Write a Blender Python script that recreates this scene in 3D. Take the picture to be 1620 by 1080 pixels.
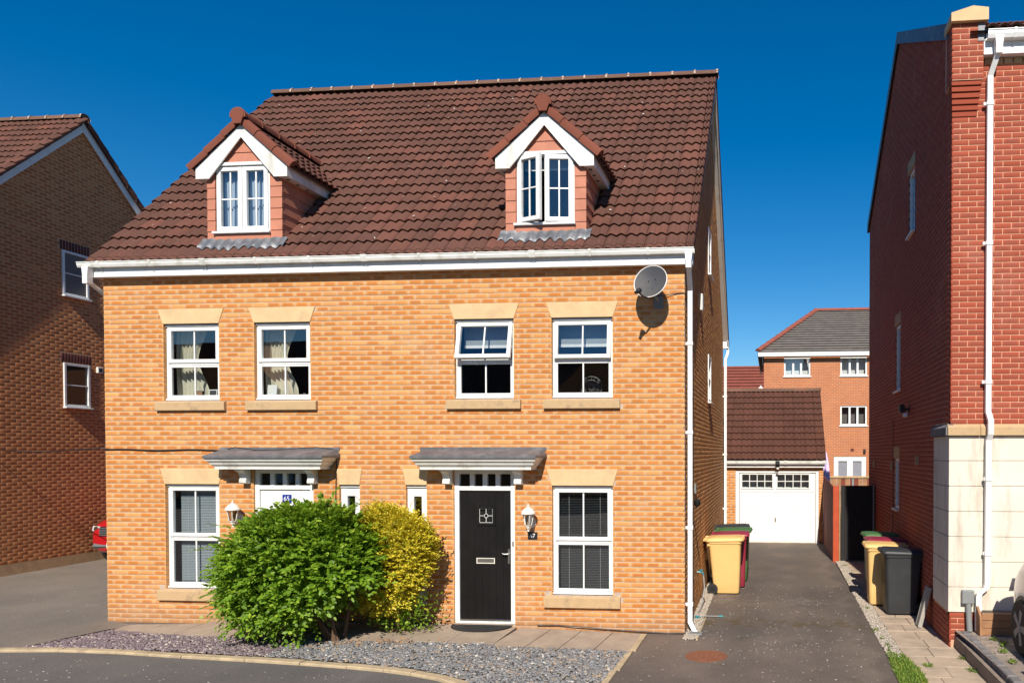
import bpy, math, random
import numpy as np
from mathutils import Vector, Matrix, noise as mnoise

for o in list(bpy.data.objects):
    bpy.data.objects.remove(o, do_unlink=True)
SC = bpy.context.scene
COL = SC.collection
R = math.radians
random.seed(7)
rng = np.random.default_rng(7)

# ------------------------------------------------------------------ camera
CAM = (1.26566, -10.93068, 2.66)
cd = bpy.data.cameras.new('camera')
cam = bpy.data.objects.new('camera', cd)
COL.objects.link(cam)
cam.location = CAM
cam.rotation_euler = (R(90 - 0.95), 0, math.asin(.0892))
cd.sensor_width = 36
cd.lens = 1194 * 36 / 1620
cd.shift_x = -304 / 1620
cd.shift_y = 194.8 / 1620
cd.clip_end = 2000
SC.camera = cam

# ------------------------------------------------------------------ sky and sun
SUN_EL, SUN_AZ = R(39), R(5.0)          # azimuth from -Y towards +X
w = bpy.data.worlds.new('World')
SC.world = w
w.use_nodes = True
nt = w.node_tree
bg = nt.nodes['Background']
sky = nt.nodes.new('ShaderNodeTexSky')
sky.sky_type = 'NISHITA'
sky.sun_disc = False
sky.sun_elevation = SUN_EL
sky.sun_rotation = math.pi - SUN_AZ
sky.altitude = 300
sky.air_density = 1.0
sky.dust_density = 0.2
sky.ozone_density = 4.0
hs = nt.nodes.new('ShaderNodeHueSaturation')
hs.inputs['Saturation'].default_value = 1.42
nt.links.new(sky.outputs[0], hs.inputs['Color'])
nt.links.new(hs.outputs[0], bg.inputs['Color'])
bg.inputs['Strength'].default_value = 0.078
sd = bpy.data.lights.new('sun', 'SUN')
sun = bpy.data.objects.new('sun', sd)
COL.objects.link(sun)
sd.energy = 4.6
sd.angle = R(0.5)
sd.color = (1.0, 0.93, 0.82)
S = Vector((math.sin(SUN_AZ) * math.cos(SUN_EL), -math.cos(SUN_AZ) * math.cos(SUN_EL), math.sin(SUN_EL)))
sun.rotation_euler = S.to_track_quat('Z', 'Y').to_euler()
sun.location = (0, -20, 30)
SC.view_settings.view_transform = 'Standard'
SC.view_settings.look = 'None'
SC.view_settings.exposure = 0.45
SC.view_settings.gamma = 1
SC.render.engine = 'CYCLES'
SC.cycles.use_denoising = True
SC.cycles.max_bounces = 8
SC.cycles.transparent_max_bounces = 12

# ------------------------------------------------------------------ materials
def newmat(name):
    m = bpy.data.materials.new(name)
    m.use_nodes = True
    t = m.node_tree
    b = t.nodes['Principled BSDF']
    return m, t, b

def nd(t, typ, **kw):
    n = t.nodes.new(typ)
    for k, v in kw.items():
        if k in n.inputs.keys():
            if hasattr(v, 'is_output'):
                t.links.new(v, n.inputs[k])
            else:
                n.inputs[k].default_value = v
        else:
            setattr(n, k, v)
    return n

def math_(t, op, a, b=None, c=None, clamp=False):
    n = t.nodes.new('ShaderNodeMath')
    n.operation = op
    n.use_clamp = clamp
    for i, v in enumerate((a, b, c)):
        if v is None:
            continue
        if hasattr(v, 'is_output'):
            t.links.new(v, n.inputs[i])
        else:
            n.inputs[i].default_value = v
    return n.outputs[0]

def mixc(t, fac, a, b, blend='MIX'):
    n = t.nodes.new('ShaderNodeMix')
    n.data_type = 'RGBA'
    n.blend_type = blend
    n.clamp_factor = True
    for i, v in ((0, fac), (6, a), (7, b)):
        if hasattr(v, 'is_output'):
            t.links.new(v, n.inputs[i])
        else:
            if i and len(v) == 3:
                v = (*v, 1)
            n.inputs[i].default_value = v
    return n.outputs[2]

def noise_(t, scale, detail=3, rough=.55, vec=None, w=None):
    n = t.nodes.new('ShaderNodeTexNoise')
    n.inputs['Scale'].default_value = scale
    n.inputs['Detail'].default_value = detail
    n.inputs['Roughness'].default_value = rough
    if vec is not None:
        t.links.new(vec, n.inputs['Vector'])
    return n.outputs['Fac']

def ramp(t, fac, lo, hi):
    n = t.nodes.new('ShaderNodeMapRange')
    n.interpolation_type = 'SMOOTHSTEP'
    t.links.new(fac, n.inputs[0])
    n.inputs[1].default_value = lo
    n.inputs[2].default_value = hi
    return n.outputs[0]

def pos(t):
    g = t.nodes.new('ShaderNodeNewGeometry')
    return g.outputs['Position']

def sepz(t, v):
    n = t.nodes.new('ShaderNodeSeparateXYZ')
    t.links.new(v, n.inputs[0])
    return n.outputs

def scalev(t, v, s):
    n = t.nodes.new('ShaderNodeVectorMath')
    n.operation = 'MULTIPLY'
    t.links.new(v, n.inputs[0])
    n.inputs[1].default_value = s
    return n.outputs[0]

def bump(t, b, h, strength=.3, dist=.01):
    n = t.nodes.new('ShaderNodeBump')
    n.inputs['Strength'].default_value = strength
    n.inputs['Distance'].default_value = dist
    t.links.new(h, n.inputs['Height'])
    t.links.new(n.outputs[0], b.inputs['Normal'])

def pbr(name, col, rough=.6, amt=.15, scale=6, fine=60, bstr=.15, bdist=.004, dirt=None, dirt_amt=.5, dirt_scale=1.2, metallic=0, spec=.5, coat=0, streak=None):
    m, t, b = newmat(name)
    p = pos(t)
    n1 = noise_(t, scale, 4, .6, p)
    lo = tuple(max(0, c * (1 - amt)) for c in col)
    hi = tuple(min(1, c * (1 + amt)) for c in col)
    c = mixc(t, ramp(t, n1, .25, .75), lo, hi)
    n2 = noise_(t, fine, 3, .6, p)
    c = mixc(t, .35 * min(1, amt * 3), c, mixc(t, n2, tuple(x * .5 for x in col), tuple(min(1, x * 1.5) for x in col)))
    if dirt:
        vec = scalev(t, p, streak) if streak else p
        n3 = noise_(t, dirt_scale, 5, .65, vec)
        c = mixc(t, math_(t, 'MULTIPLY', ramp(t, n3, .48, .72), dirt_amt), c, dirt)
    t.links.new(c, b.inputs['Base Color'])
    b.inputs['Roughness'].default_value = rough
    b.inputs['Metallic'].default_value = metallic
    b.inputs['Specular IOR Level'].default_value = spec
    b.inputs['Coat Weight'].default_value = coat
    if bstr:
        bump(t, b, n2, bstr, bdist)
    return m

def brick_mat(name, edge, centre, dark, stain=None, contrast=1.0, fade=None):
    """fired brick: pale arrises and a darker middle, tone from the per-brick uv 'rnd'"""
    m, t, b = newmat(name)
    uv = nd(t, 'ShaderNodeUVMap', uv_map='UVMap').outputs[0]
    rn = nd(t, 'ShaderNodeUVMap', uv_map='rnd').outputs[0]
    p = pos(t)
    s = sepz(t, uv)
    r = sepz(t, rn)
    nn = noise_(t, 28, 3, .6, p)
    off = math_(t, 'MULTIPLY', math_(t, 'SUBTRACT', nn, .5), .5)
    au = math_(t, 'SUBTRACT', 1, math_(t, 'ABSOLUTE', math_(t, 'SUBTRACT', math_(t, 'MULTIPLY', s[0], 2), 1)))
    av = math_(t, 'SUBTRACT', 1, math_(t, 'ABSOLUTE', math_(t, 'SUBTRACT', math_(t, 'MULTIPLY', s[1], 2), 1)))
    mu = ramp(t, math_(t, 'ADD', au, math_(t, 'MULTIPLY', off, .7)), .08, .42)
    mv = ramp(t, math_(t, 'ADD', av, off), .02, .5)
    cm = math_(t, 'MULTIPLY', mu, mv)
    amount = math_(t, 'MULTIPLY', ramp(t, r[0], -.15, .55), contrast, clamp=True)
    cm = math_(t, 'MULTIPLY', cm, amount)
    cen = mixc(t, ramp(t, r[1], .62, .98), centre, dark)
    c = mixc(t, cm, edge, cen)
    v = math_(t, 'ADD', .86, math_(t, 'MULTIPLY', r[1], .28))
    hsv = nd(t, 'ShaderNodeHueSaturation', Color=c, Value=v)
    c = hsv.outputs[0]
    fine = noise_(t, 170, 4, .7, p)
    c = mixc(t, .22, c, mixc(t, fine, tuple(x * .4 for x in centre), tuple(min(1, x * 1.7) for x in edge)))
    if stain:
        big = noise_(t, 1.1, 5, .65, p)
        c = mixc(t, math_(t, 'MULTIPLY', ramp(t, big, .52, .78), .45), c, stain)
    if fade:
        st_ = noise_(t, 6, 4, .7, scalev(t, p, (1.6, 1.6, .10)))
        c = mixc(t, math_(t, 'MULTIPLY', ramp(t, st_, .60, .74), .28), c, tuple(x * .8 for x in fade))
        ef = noise_(t, 2.4, 5, .75, p)
        c = mixc(t, math_(t, 'MULTIPLY', ramp(t, ef, .66, .78), .4), c, (.66, .50, .38))
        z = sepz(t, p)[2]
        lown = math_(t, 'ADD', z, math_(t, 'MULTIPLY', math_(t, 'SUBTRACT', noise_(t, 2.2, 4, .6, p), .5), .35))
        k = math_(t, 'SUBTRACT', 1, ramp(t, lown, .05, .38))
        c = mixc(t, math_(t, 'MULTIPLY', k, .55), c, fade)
    t.links.new(c, b.inputs['Base Color'])
    b.inputs['Roughness'].default_value = .85
    b.inputs['Specular IOR Level'].default_value = .25
    bump(t, b, fine, .35, .004)
    return m

def tile_mat(name, cols, lich=(.3, .27, .2), lich_amt=.5):
    m, t, b = newmat(name)
    rn = nd(t, 'ShaderNodeUVMap', uv_map='rnd').outputs[0]
    r = sepz(t, rn)
    p = pos(t)
    c = mixc(t, ramp(t, r[0], .25, .95), cols[0], cols[1])
    c = mixc(t, ramp(t, r[1], .72, 1.0), c, cols[2])
    big = noise_(t, .8, 4, .6, p)
    c = mixc(t, math_(t, 'MULTIPLY', ramp(t, big, .42, .66), .5), c, tuple(x * .6 for x in cols[0]))
    f = noise_(t, 90, 4, .7, p)
    c = mixc(t, .35, c, mixc(t, f, tuple(x * .3 for x in cols[0]), tuple(min(1, x * 2.0) for x in cols[1])))
    sp = noise_(t, 34, 2, .5, p)
    c = mixc(t, math_(t, 'MULTIPLY', ramp(t, sp, .68, .78), lich_amt), c, lich)
    t.links.new(c, b.inputs['Base Color'])
    b.inputs['Roughness'].default_value = .92
    b.inputs['Specular IOR Level'].default_value = .15
    bump(t, b, f, .5, .004)
    return m

def glass_mat(name, tint=(.95, .97, .97), refl=1.0):
    m = bpy.data.materials.new(name)
    m.use_nodes = True
    t = m.node_tree
    t.nodes.clear()
    out = t.nodes.new('ShaderNodeOutputMaterial')
    tr = t.nodes.new('ShaderNodeBsdfTransparent')
    tr.inputs[0].default_value = (*tint, 1)
    gl = t.nodes.new('ShaderNodeBsdfGlossy')
    gl.inputs['Roughness'].default_value = .004
    gm = t.nodes.new('ShaderNodeNewGeometry')
    dt = t.nodes.new('ShaderNodeVectorMath')
    dt.operation = 'DOT_PRODUCT'
    t.links.new(gm.outputs['Incoming'], dt.inputs[0])
    t.links.new(gm.outputs['Normal'], dt.inputs[1])
    cs = math_(t, 'ABSOLUTE', dt.outputs['Value'])
    fz = math_(t, 'ADD', .045, math_(t, 'MULTIPLY', math_(t, 'POWER', math_(t, 'SUBTRACT', 1, cs), 5), .95))
    n = noise_(t, 1.4, 2, .5, pos(t))
    bp = t.nodes.new('ShaderNodeBump')
    bp.inputs['Strength'].default_value = .05
    bp.inputs['Distance'].default_value = .02
    t.links.new(n, bp.inputs['Height'])
    t.links.new(bp.outputs[0], gl.inputs['Normal'])
    k = math_(t, 'MULTIPLY', fz, 2.2 * refl, clamp=True)
    mx = t.nodes.new('ShaderNodeMixShader')
    t.links.new(k, mx.inputs[0])
    t.links.new(tr.outputs[0], mx.inputs[1])
    t.links.new(gl.outputs[0], mx.inputs[2])
    t.links.new(mx.outputs[0], out.inputs[0])
    return m

def tarmac_mat(name, col, warm, stains=True):
    m, t, b = newmat(name)
    p = pos(t)
    n1 = noise_(t, .55, 5, .6, p)
    n2 = noise_(t, 3.2, 5, .65, scalev(t, p, (1, .35, 1)))
    agg = nd(t, 'ShaderNodeTexVoronoi', Scale=150.0)
    t.links.new(p, agg.inputs['Vector'])
    ac = sepz(t, agg.outputs['Color'])
    c = mixc(t, ramp(t, n1, .3, .7), col, warm)
    c = mixc(t, math_(t, 'MULTIPLY', ramp(t, n2, .55, .8), .4), c, tuple(x * 1.5 for x in warm))
    c = mixc(t, math_(t, 'MULTIPLY', ramp(t, ac[0], .3, 1.0), .45), c, tuple(min(1, x * 2.3) for x in col))
    c = mixc(t, math_(t, 'MULTIPLY', ramp(t, ac[1], .6, 1.0), .5), c, tuple(x * .45 for x in col))
    if stains:
        n3 = noise_(t, 1.7, 4, .7, p)
        c = mixc(t, math_(t, 'MULTIPLY', ramp(t, n3, .58, .74), .55), c, (.085, .068, .028))
        n4 = noise_(t, 2.6, 3, .7, scalev(t, p, (.5, 1.4, 1)))
        c = mixc(t, math_(t, 'MULTIPLY', ramp(t, n4, .6, .76), .5), c, (.20, .18, .155))
    if stains:                                   # mossy band, pale scuffed patch and worn wheel tracks
        q = sepz(t, p)
        wob = math_(t, 'MULTIPLY', math_(t, 'SUBTRACT', noise_(t, 1.3, 4, .6, p), .5), 1.1)
        def band(axis, at, half):
            d = math_(t, 'ABSOLUTE', math_(t, 'SUBTRACT', math_(t, 'ADD', q[axis], wob), at))
            return math_(t, 'SUBTRACT', 1, ramp(t, d, half * .2, half))
        pat = ramp(t, noise_(t, 5, 5, .7, p), .42, .62)
        c = mixc(t, math_(t, 'MULTIPLY', math_(t, 'MULTIPLY', band(1, .75, .4), pat), .85), c, (.11, .075, .032))
        c = mixc(t, math_(t, 'MULTIPLY', math_(t, 'MULTIPLY', band(1, 2.3, .35), pat), .35), c, (.24, .21, .18))
        for xt in (.85, 2.05):
            c = mixc(t, math_(t, 'MULTIPLY', band(0, xt, .45), .22), c, tuple(x * .62 for x in col))
        c = mixc(t, math_(t, 'MULTIPLY', band(0, 2.75, .3), .35), c, tuple(x * .55 for x in col))
    t.links.new(c, b.inputs['Base Color'])
    b.inputs['Roughness'].default_value = .85
    b.inputs['Specular IOR Level'].default_value = .3
    bump(t, b, agg.outputs['Distance'], .6, .006)
    return m

def leaf_mat(name, cols, trans=.35):
    m, t, b = newmat(name)
    rn = nd(t, 'ShaderNodeUVMap', uv_map='rnd').outputs[0]
    r = sepz(t, rn)
    c = mixc(t, ramp(t, r[0], .0, .8), cols[0], cols[1])
    c = mixc(t, ramp(t, r[1], .7, 1.0), c, cols[2])
    t.links.new(c, b.inputs['Base Color'])
    b.inputs['Roughness'].default_value = .5
    b.inputs['Specular IOR Level'].default_value = .45
    tl = t.nodes.new('ShaderNodeBsdfTranslucent')
    cc = mixc(t, .5, c, cols[2])
    t.links.new(cc, tl.inputs[0])
    mx = t.nodes.new('ShaderNodeMixShader')
    mx.inputs[0].default_value = trans
    out = t.nodes['Material Output']
    t.links.new(b.outputs[0], mx.inputs[1])
    t.links.new(tl.outputs[0], mx.inputs[2])
    t.links.new(mx.outputs[0], out.inputs[0])
    return m

def chip_mat(name, cols):
    m, t, b = newmat(name)
    rn = nd(t, 'ShaderNodeUVMap', uv_map='rnd').outputs[0]
    r = sepz(t, rn)
    c = mixc(t, r[0], cols[0], cols[1])
    c = mixc(t, ramp(t, r[1], .8, .86), c, cols[2])
    c = mixc(t, ramp(t, r[1], .95, .97), c, cols[3])
    f = noise_(t, 120, 3, .6, pos(t))
    c = mixc(t, .25, c, mixc(t, f, (.02, .02, .02), (.5, .48, .45)))
    t.links.new(c, b.inputs['Base Color'])
    b.inputs['Roughness'].default_value = .6
    return m

def farbrick_mat(name, c1, c2, mortar):
    m, t, b = newmat(name)
    p = pos(t)
    s = sepz(t, p)
    cx = t.nodes.new('ShaderNodeCombineXYZ')
    t.links.new(math_(t, 'ADD', s[0], s[1]), cx.inputs[0])
    t.links.new(s[2], cx.inputs[1])
    bt = nd(t, 'ShaderNodeTexBrick', Scale=1.0)
    bt.inputs['Color1'].default_value = (*c1, 1)
    bt.inputs['Color2'].default_value = (*c2, 1)
    bt.inputs['Mortar'].default_value = (*mortar, 1)
    bt.inputs['Mortar Size'].default_value = .006
    bt.inputs['Brick Width'].default_value = .225
    bt.inputs['Row Height'].default_value = .075
    t.links.new(cx.outputs[0], bt.inputs['Vector'])
    n = noise_(t, 1.5, 4, .6, p)
    c = mixc(t, math_(t, 'MULTIPLY', ramp(t, n, .4, .8), .4), bt.outputs['Color'], tuple(x * .75 for x in c1))
    t.links.new(c, b.inputs['Base Color'])
    b.inputs['Roughness'].default_value = .9
    return m

M = {}
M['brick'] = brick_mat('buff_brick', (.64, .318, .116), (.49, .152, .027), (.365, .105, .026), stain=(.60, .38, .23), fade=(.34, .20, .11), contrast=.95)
M['mortar'] = pbr('pale_mortar', (.46, .36, .28), .95, .2, 8, 120, .3)
M['brick_brown'] = brick_mat('brown_brick', (.60, .255, .10), (.44, .132, .044), (.30, .085, .036), contrast=1.0)
M['mortar_tan'] = pbr('tan_mortar', (.56, .37, .21), .95, .15, 8, 120, .3)
M['brick_red'] = brick_mat('red_brick', (.34, .07, .036), (.29, .075, .045), (.17, .055, .042), stain=(.42, .18, .13), contrast=.8)
M['mortar_red'] = pbr('peach_mortar', (.58, .33, .21), .95, .15, 8, 120, .3)
M['brick_dark'] = brick_mat('header_brick', (.15, .045, .035), (.11, .035, .03), (.06, .025, .025))
M['tile'] = tile_mat('brown_tile', ((.094, .046, .035), (.128, .058, .043), (.18, .07, .05)))
M['tile_garage'] = tile_mat('garage_tile', ((.085, .038, .027), (.105, .045, .032), (.125, .05, .034)))
M['verge'] = tile_mat('terracotta_verge', ((.17, .058, .038), (.22, .074, .047), (.15, .055, .04)), lich_amt=.25)
M['ridge'] = tile_mat('lichened_ridge', ((.13, .075, .054), (.17, .095, .066), (.24, .11, .07)), (.40, .36, .28), .85)
M['glass_low'] = glass_mat('low_reflection_glass', (.8, .82, .84), .3)  # window glass with weaker reflection and a darker tint
M['cladding'] = pbr('terracotta_cladding', (.47, .18, .108), .75, .12, 5, 90, .12, dirt=(.36, .15, .10), dirt_amt=.35)
M['white'] = pbr('white_upvc', (.77, .77, .75), .36, .04, 3, 60, 0, dirt=(.50, .47, .40), dirt_amt=.4, dirt_scale=5)
M['white_door'] = pbr('white_garage_paint', (.78, .77, .75), .45, .02, 3, 60, 0)
M['white_dirty'] = pbr('weathered_white', (.76, .75, .70), .45, .05, 4, 80, .03, dirt=(.36, .34, .28), dirt_amt=.6, dirt_scale=4, streak=(1, 1, .35))
M['stone'] = pbr('cast_stone', (.63, .44, .235), .85, .08, 4, 120, .2, dirt=(.40, .28, .15), dirt_amt=.4, dirt_scale=3)
M['sill'] = pbr('weathered_sill', (.50, .34, .18), .85, .14, 5, 120, .2, dirt=(.22, .16, .10), dirt_amt=.7, dirt_scale=5)
M['lead'] = pbr('lead_sheet', (.14, .146, .16), .5, .25, 5, 40, .15, dirt=(.4, .4, .4), dirt_amt=.5, dirt_scale=3, metallic=.3)
M['glass'] = glass_mat('window_glass')
M['glass_dark'] = glass_mat('door_glass', (.35, .38, .33), 1.2)
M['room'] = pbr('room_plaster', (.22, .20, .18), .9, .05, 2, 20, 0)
M['room_dark'] = pbr('unlit_room_tone', (.16, .14, .13), .9, .05, 2, 20, 0)  # shade put into the colour, for dark rooms behind the panes
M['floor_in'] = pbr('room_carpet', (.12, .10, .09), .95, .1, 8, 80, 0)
M['door_black'] = pbr('black_composite_door', (.009, .008, .008), .55, .3, 3, 160, .25, .002, spec=.15)
M['chrome'] = pbr('brushed_chrome', (.7, .68, .62), .25, .05, 4, 60, 0, metallic=1)
M['black'] = pbr('black_plastic', (.015, .015, .016), .45, .2, 5, 80, .05)
M['rubber'] = pbr('black_rubber', (.02, .02, .02), .8, .3, 8, 120, .3)
M['tarmac'] = tarmac_mat('driveway_tarmac', (.098, .081, .070), (.185, .142, .112))
M['tarmac_old'] = tarmac_mat('old_tarmac', (.150, .128, .107), (.22, .182, .146), False)
M['road'] = tarmac_mat('road_tarmac', (.094, .087, .083), (.142, .124, .112), False)
M['kerb'] = pbr('kerb_concrete', (.44, .34, .21), .9, .2, 6, 110, .4, .006, dirt=(.2, .15, .1), dirt_amt=.5, dirt_scale=5)
M['slab'] = pbr('paving_slab', (.34, .265, .20), .9, .12, 4, 130, .25, .004, dirt=(.2, .155, .115), dirt_amt=.5, dirt_scale=2.4)
M['path'] = pbr('path_slab', (.43, .33, .24), .9, .14, 4, 130, .3, .004, dirt=(.22, .18, .14), dirt_amt=.5, dirt_scale=2.6)
M['earth'] = pbr('bed_earth', (.10, .075, .06), 1, .3, 8, 60, .5, .01)
M['slate'] = chip_mat('slate_chip', ((.10, .105, .115), (.27, .27, .275), (.34, .24, .15), (.62, .57, .5)))
M['plum'] = chip_mat('plum_slate_chip', ((.115, .070, .09), (.21, .14, .165), (.42, .34, .30), (.6, .5, .44)))
M['pea'] = chip_mat('pea_gravel', ((.42, .34, .25), (.55, .47, .38), (.30, .24, .18), (.7, .66, .6)))
M['litter'] = chip_mat('dry_leaf', ((.34, .15, .04), (.52, .27, .07), (.20, .10, .05), (.6, .42, .15)))
M['petal'] = chip_mat('petal', ((.62, .58, .5), (.75, .72, .66), (.6, .5, .35), (.8, .8, .78)))
M['bin_yellow'] = pbr('beige_bin_plastic', (.74, .475, .175), .5, .06, 2, 90, .06, dirt=(.45, .27, .10), dirt_amt=.3)
M['bin_red'] = pbr('burgundy_bin_plastic', (.26, .022, .045), .45, .08, 2, 90, .06, dirt=(.2, .08, .08), dirt_amt=.3)
M['bin_green'] = pbr('green_bin_plastic', (.05, .14, .04), .48, .1, 2, 90, .06, dirt=(.2, .24, .12), dirt_amt=.4)
M['bin_black'] = pbr('charcoal_bin_plastic', (.028, .030, .033), .5, .1, 2, 90, .06, dirt=(.08, .08, .08), dirt_amt=.3)
M['render'] = pbr('cream_render', (.70, .63, .53), .9, .05, 2, 140, .2, .003, dirt=(.40, .33, .25), dirt_amt=.6, dirt_scale=2.2, streak=(2.5, 2.5, .5))
M['fence'] = pbr('stained_fence_timber', (.21, .045, .02), .8, .3, 6, 60, .4, .004, dirt=(.08, .04, .02), dirt_amt=.5)
M['post'] = pbr('orange_post_paint', (.43, .062, .018), .7, .1, 6, 60, .3)
M['timber'] = pbr('bare_timber', (.30, .20, .11), .8, .2, 6, 60, .3)
M['gate'] = pbr('black_gate_timber', (.012, .011, .011), .75, .3, 5, 60, .3)
M['stem'] = pbr('shrub_stem', (.13, .075, .045), .9, .2, 10, 60, .3)
M['leaf_green'] = leaf_mat('green_leaf', ((.095, .19, .012), (.20, .36, .022), (.38, .52, .045)), .42)
M['leaf_gold'] = leaf_mat('gold_leaf', ((.70, .53, .035), (.90, .75, .07), (.34, .42, .03)), .4)
M['grass'] = leaf_mat('grass_blade', ((.09, .17, .02), (.17, .28, .04), (.33, .36, .06)), .3)
M['weed'] = leaf_mat('weed_leaf', ((.08, .16, .02), (.15, .25, .04), (.3, .33, .06)), .3)
M['rust'] = pbr('rusty_iron', (.21, .075, .035), .85, .25, 12, 120, .5, .004)
M['dish'] = pbr('grey_dish_metal', (.06, .062, .07), .6, .06, 6, 60, 0, dirt=(.14, .12, .10), dirt_amt=.4, spec=.25)
M['curtain'] = pbr('cream_curtain', (.62, .58, .46), .9, .06, 3, 60, .05)
M['blind_grey'] = pbr('grey_blind', (.28, .31, .33), .5, .04, 3, 60, 0)
M['blind_dark'] = pbr('dark_blind', (.05, .05, .053), .5, .04, 3, 60, 0)
M['blind_pale'] = pbr('pale_blue_curtain', (.42, .48, .56), .8, .05, 3, 60, 0)
M['blind_white'] = pbr('white_blind', (.7, .7, .7), .5, .04, 3, 60, 0)
M['paint_red'] = pbr('red_car_paint', (.42, .006, .012), .25, .03, 3, 60, 0, coat=1)
M['paint_silver'] = pbr('champagne_car_paint', (.60, .50, .44), .28, .03, 3, 60, 0, metallic=.25, coat=1)
M['car_glass'] = pbr('car_glass', (.02, .022, .025), .05, .1, 3, 60, 0, spec=.8)
M['car_grey'] = pbr('grey_bumper_plastic', (.12, .125, .13), .5, .1, 3, 60, 0)
M['lamp_white'] = pbr('white_lamp_metal', (.75, .70, .62), .4, .05, 6, 60, 0, dirt=(.5, .42, .32), dirt_amt=.4)
M['plate'] = pbr('white_plate', (.8, .8, .78), .4, .02, 3, 60, 0)
M['blue'] = pbr('blue_enamel', (.01, .03, .25), .3, .05, 3, 60, 0)
M['teal'] = pbr('teal_plastic', (.02, .20, .22), .4, .1, 6, 60, 0)
M['hosegrey'] = pbr('grey_hose', (.3, .3, .3), .5, .1, 6, 60, 0)
M['meter'] = pbr('grey_meter_box', (.23, .24, .24), .5, .05, 3, 60, 0, dirt=(.15, .14, .12), dirt_amt=.4)
M['bench'] = pbr('planter_timber', (.34, .17, .08), .75, .25, 4, 80, .3)
M['bluebrick'] = pbr('grey_block', (.16, .15, .15), .9, .2, 6, 90, .4, .006, dirt=(.3, .25, .2), dirt_amt=.5, dirt_scale=4)
M['concrete'] = pbr('retaining_concrete', (.24, .19, .15), .95, .2, 5, 90, .4, .006, dirt=(.12, .1, .08), dirt_amt=.5)
M['parking'] = pbr('block_paving', (.26, .21, .175), .95, .2, 7, 90, .4, .006)
M['far_brick'] = farbrick_mat('far_red_brick', (.50, .16, .055), (.41, .135, .055), (.52, .36, .24))
M['far_tile'] = pbr('far_grey_tile', (.17, .145, .125), .85, .2, 3, 30, .1)
M['far_tile_red'] = pbr('far_red_tile', (.26, .07, .045), .85, .15, 3, 30, .1)
M['purple'] = pbr('lilac_canvas', (.66, .52, .80), .8, .08, 5, 60, 0)
M['sky_grey'] = pbr('grey_slat_glass', (.25, .25, .28), .4, .1, 5, 60, 0)
M['ground'] = pbr('rough_ground', (.09, .10, .05), 1, .3, 1.5, 20, .3)
M['silver_ladder'] = pbr('grey_board', (.33, .31, .27), .6, .15, 5, 60, .1)

# ------------------------------------------------------------------ geometry helpers
def link(o, parent=None, local=False):
    COL.objects.link(o)
    if parent is not None:
        o.parent = parent
        if not local and parent.type == 'EMPTY':
            o.matrix_parent_inverse = Matrix.Translation(-parent.location)
    return o

def tag(o, label=None, category=None, group=None, kind=None):
    if label: o['label'] = label
    if category: o['category'] = category
    if group: o['group'] = group
    if kind: o['kind'] = kind
    return o

def empty(name, loc=(0, 0, 0), rz=0, label=None, category=None, group=None):
    o = bpy.data.objects.new(name, None)
    COL.objects.link(o)
    o.location = loc
    o.rotation_euler = (0, 0, rz)
    o.empty_display_size = .2
    return tag(o, label, category, group)

class Fr:
    """wall frame: local (u along wall, n outwards, z up) -> world"""
    def __init__(s, O, th):
        s.O = np.array(O, float); s.th = th
        s.c, s.s = math.cos(th), math.sin(th)
    def pts(s, P):
        P = np.asarray(P, float)
        x, y = P[:, 0], -P[:, 1]
        return np.stack([s.O[0] + s.c * x - s.s * y, s.O[1] + s.s * x + s.c * y, s.O[2] + P[:, 2]], 1)

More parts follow.
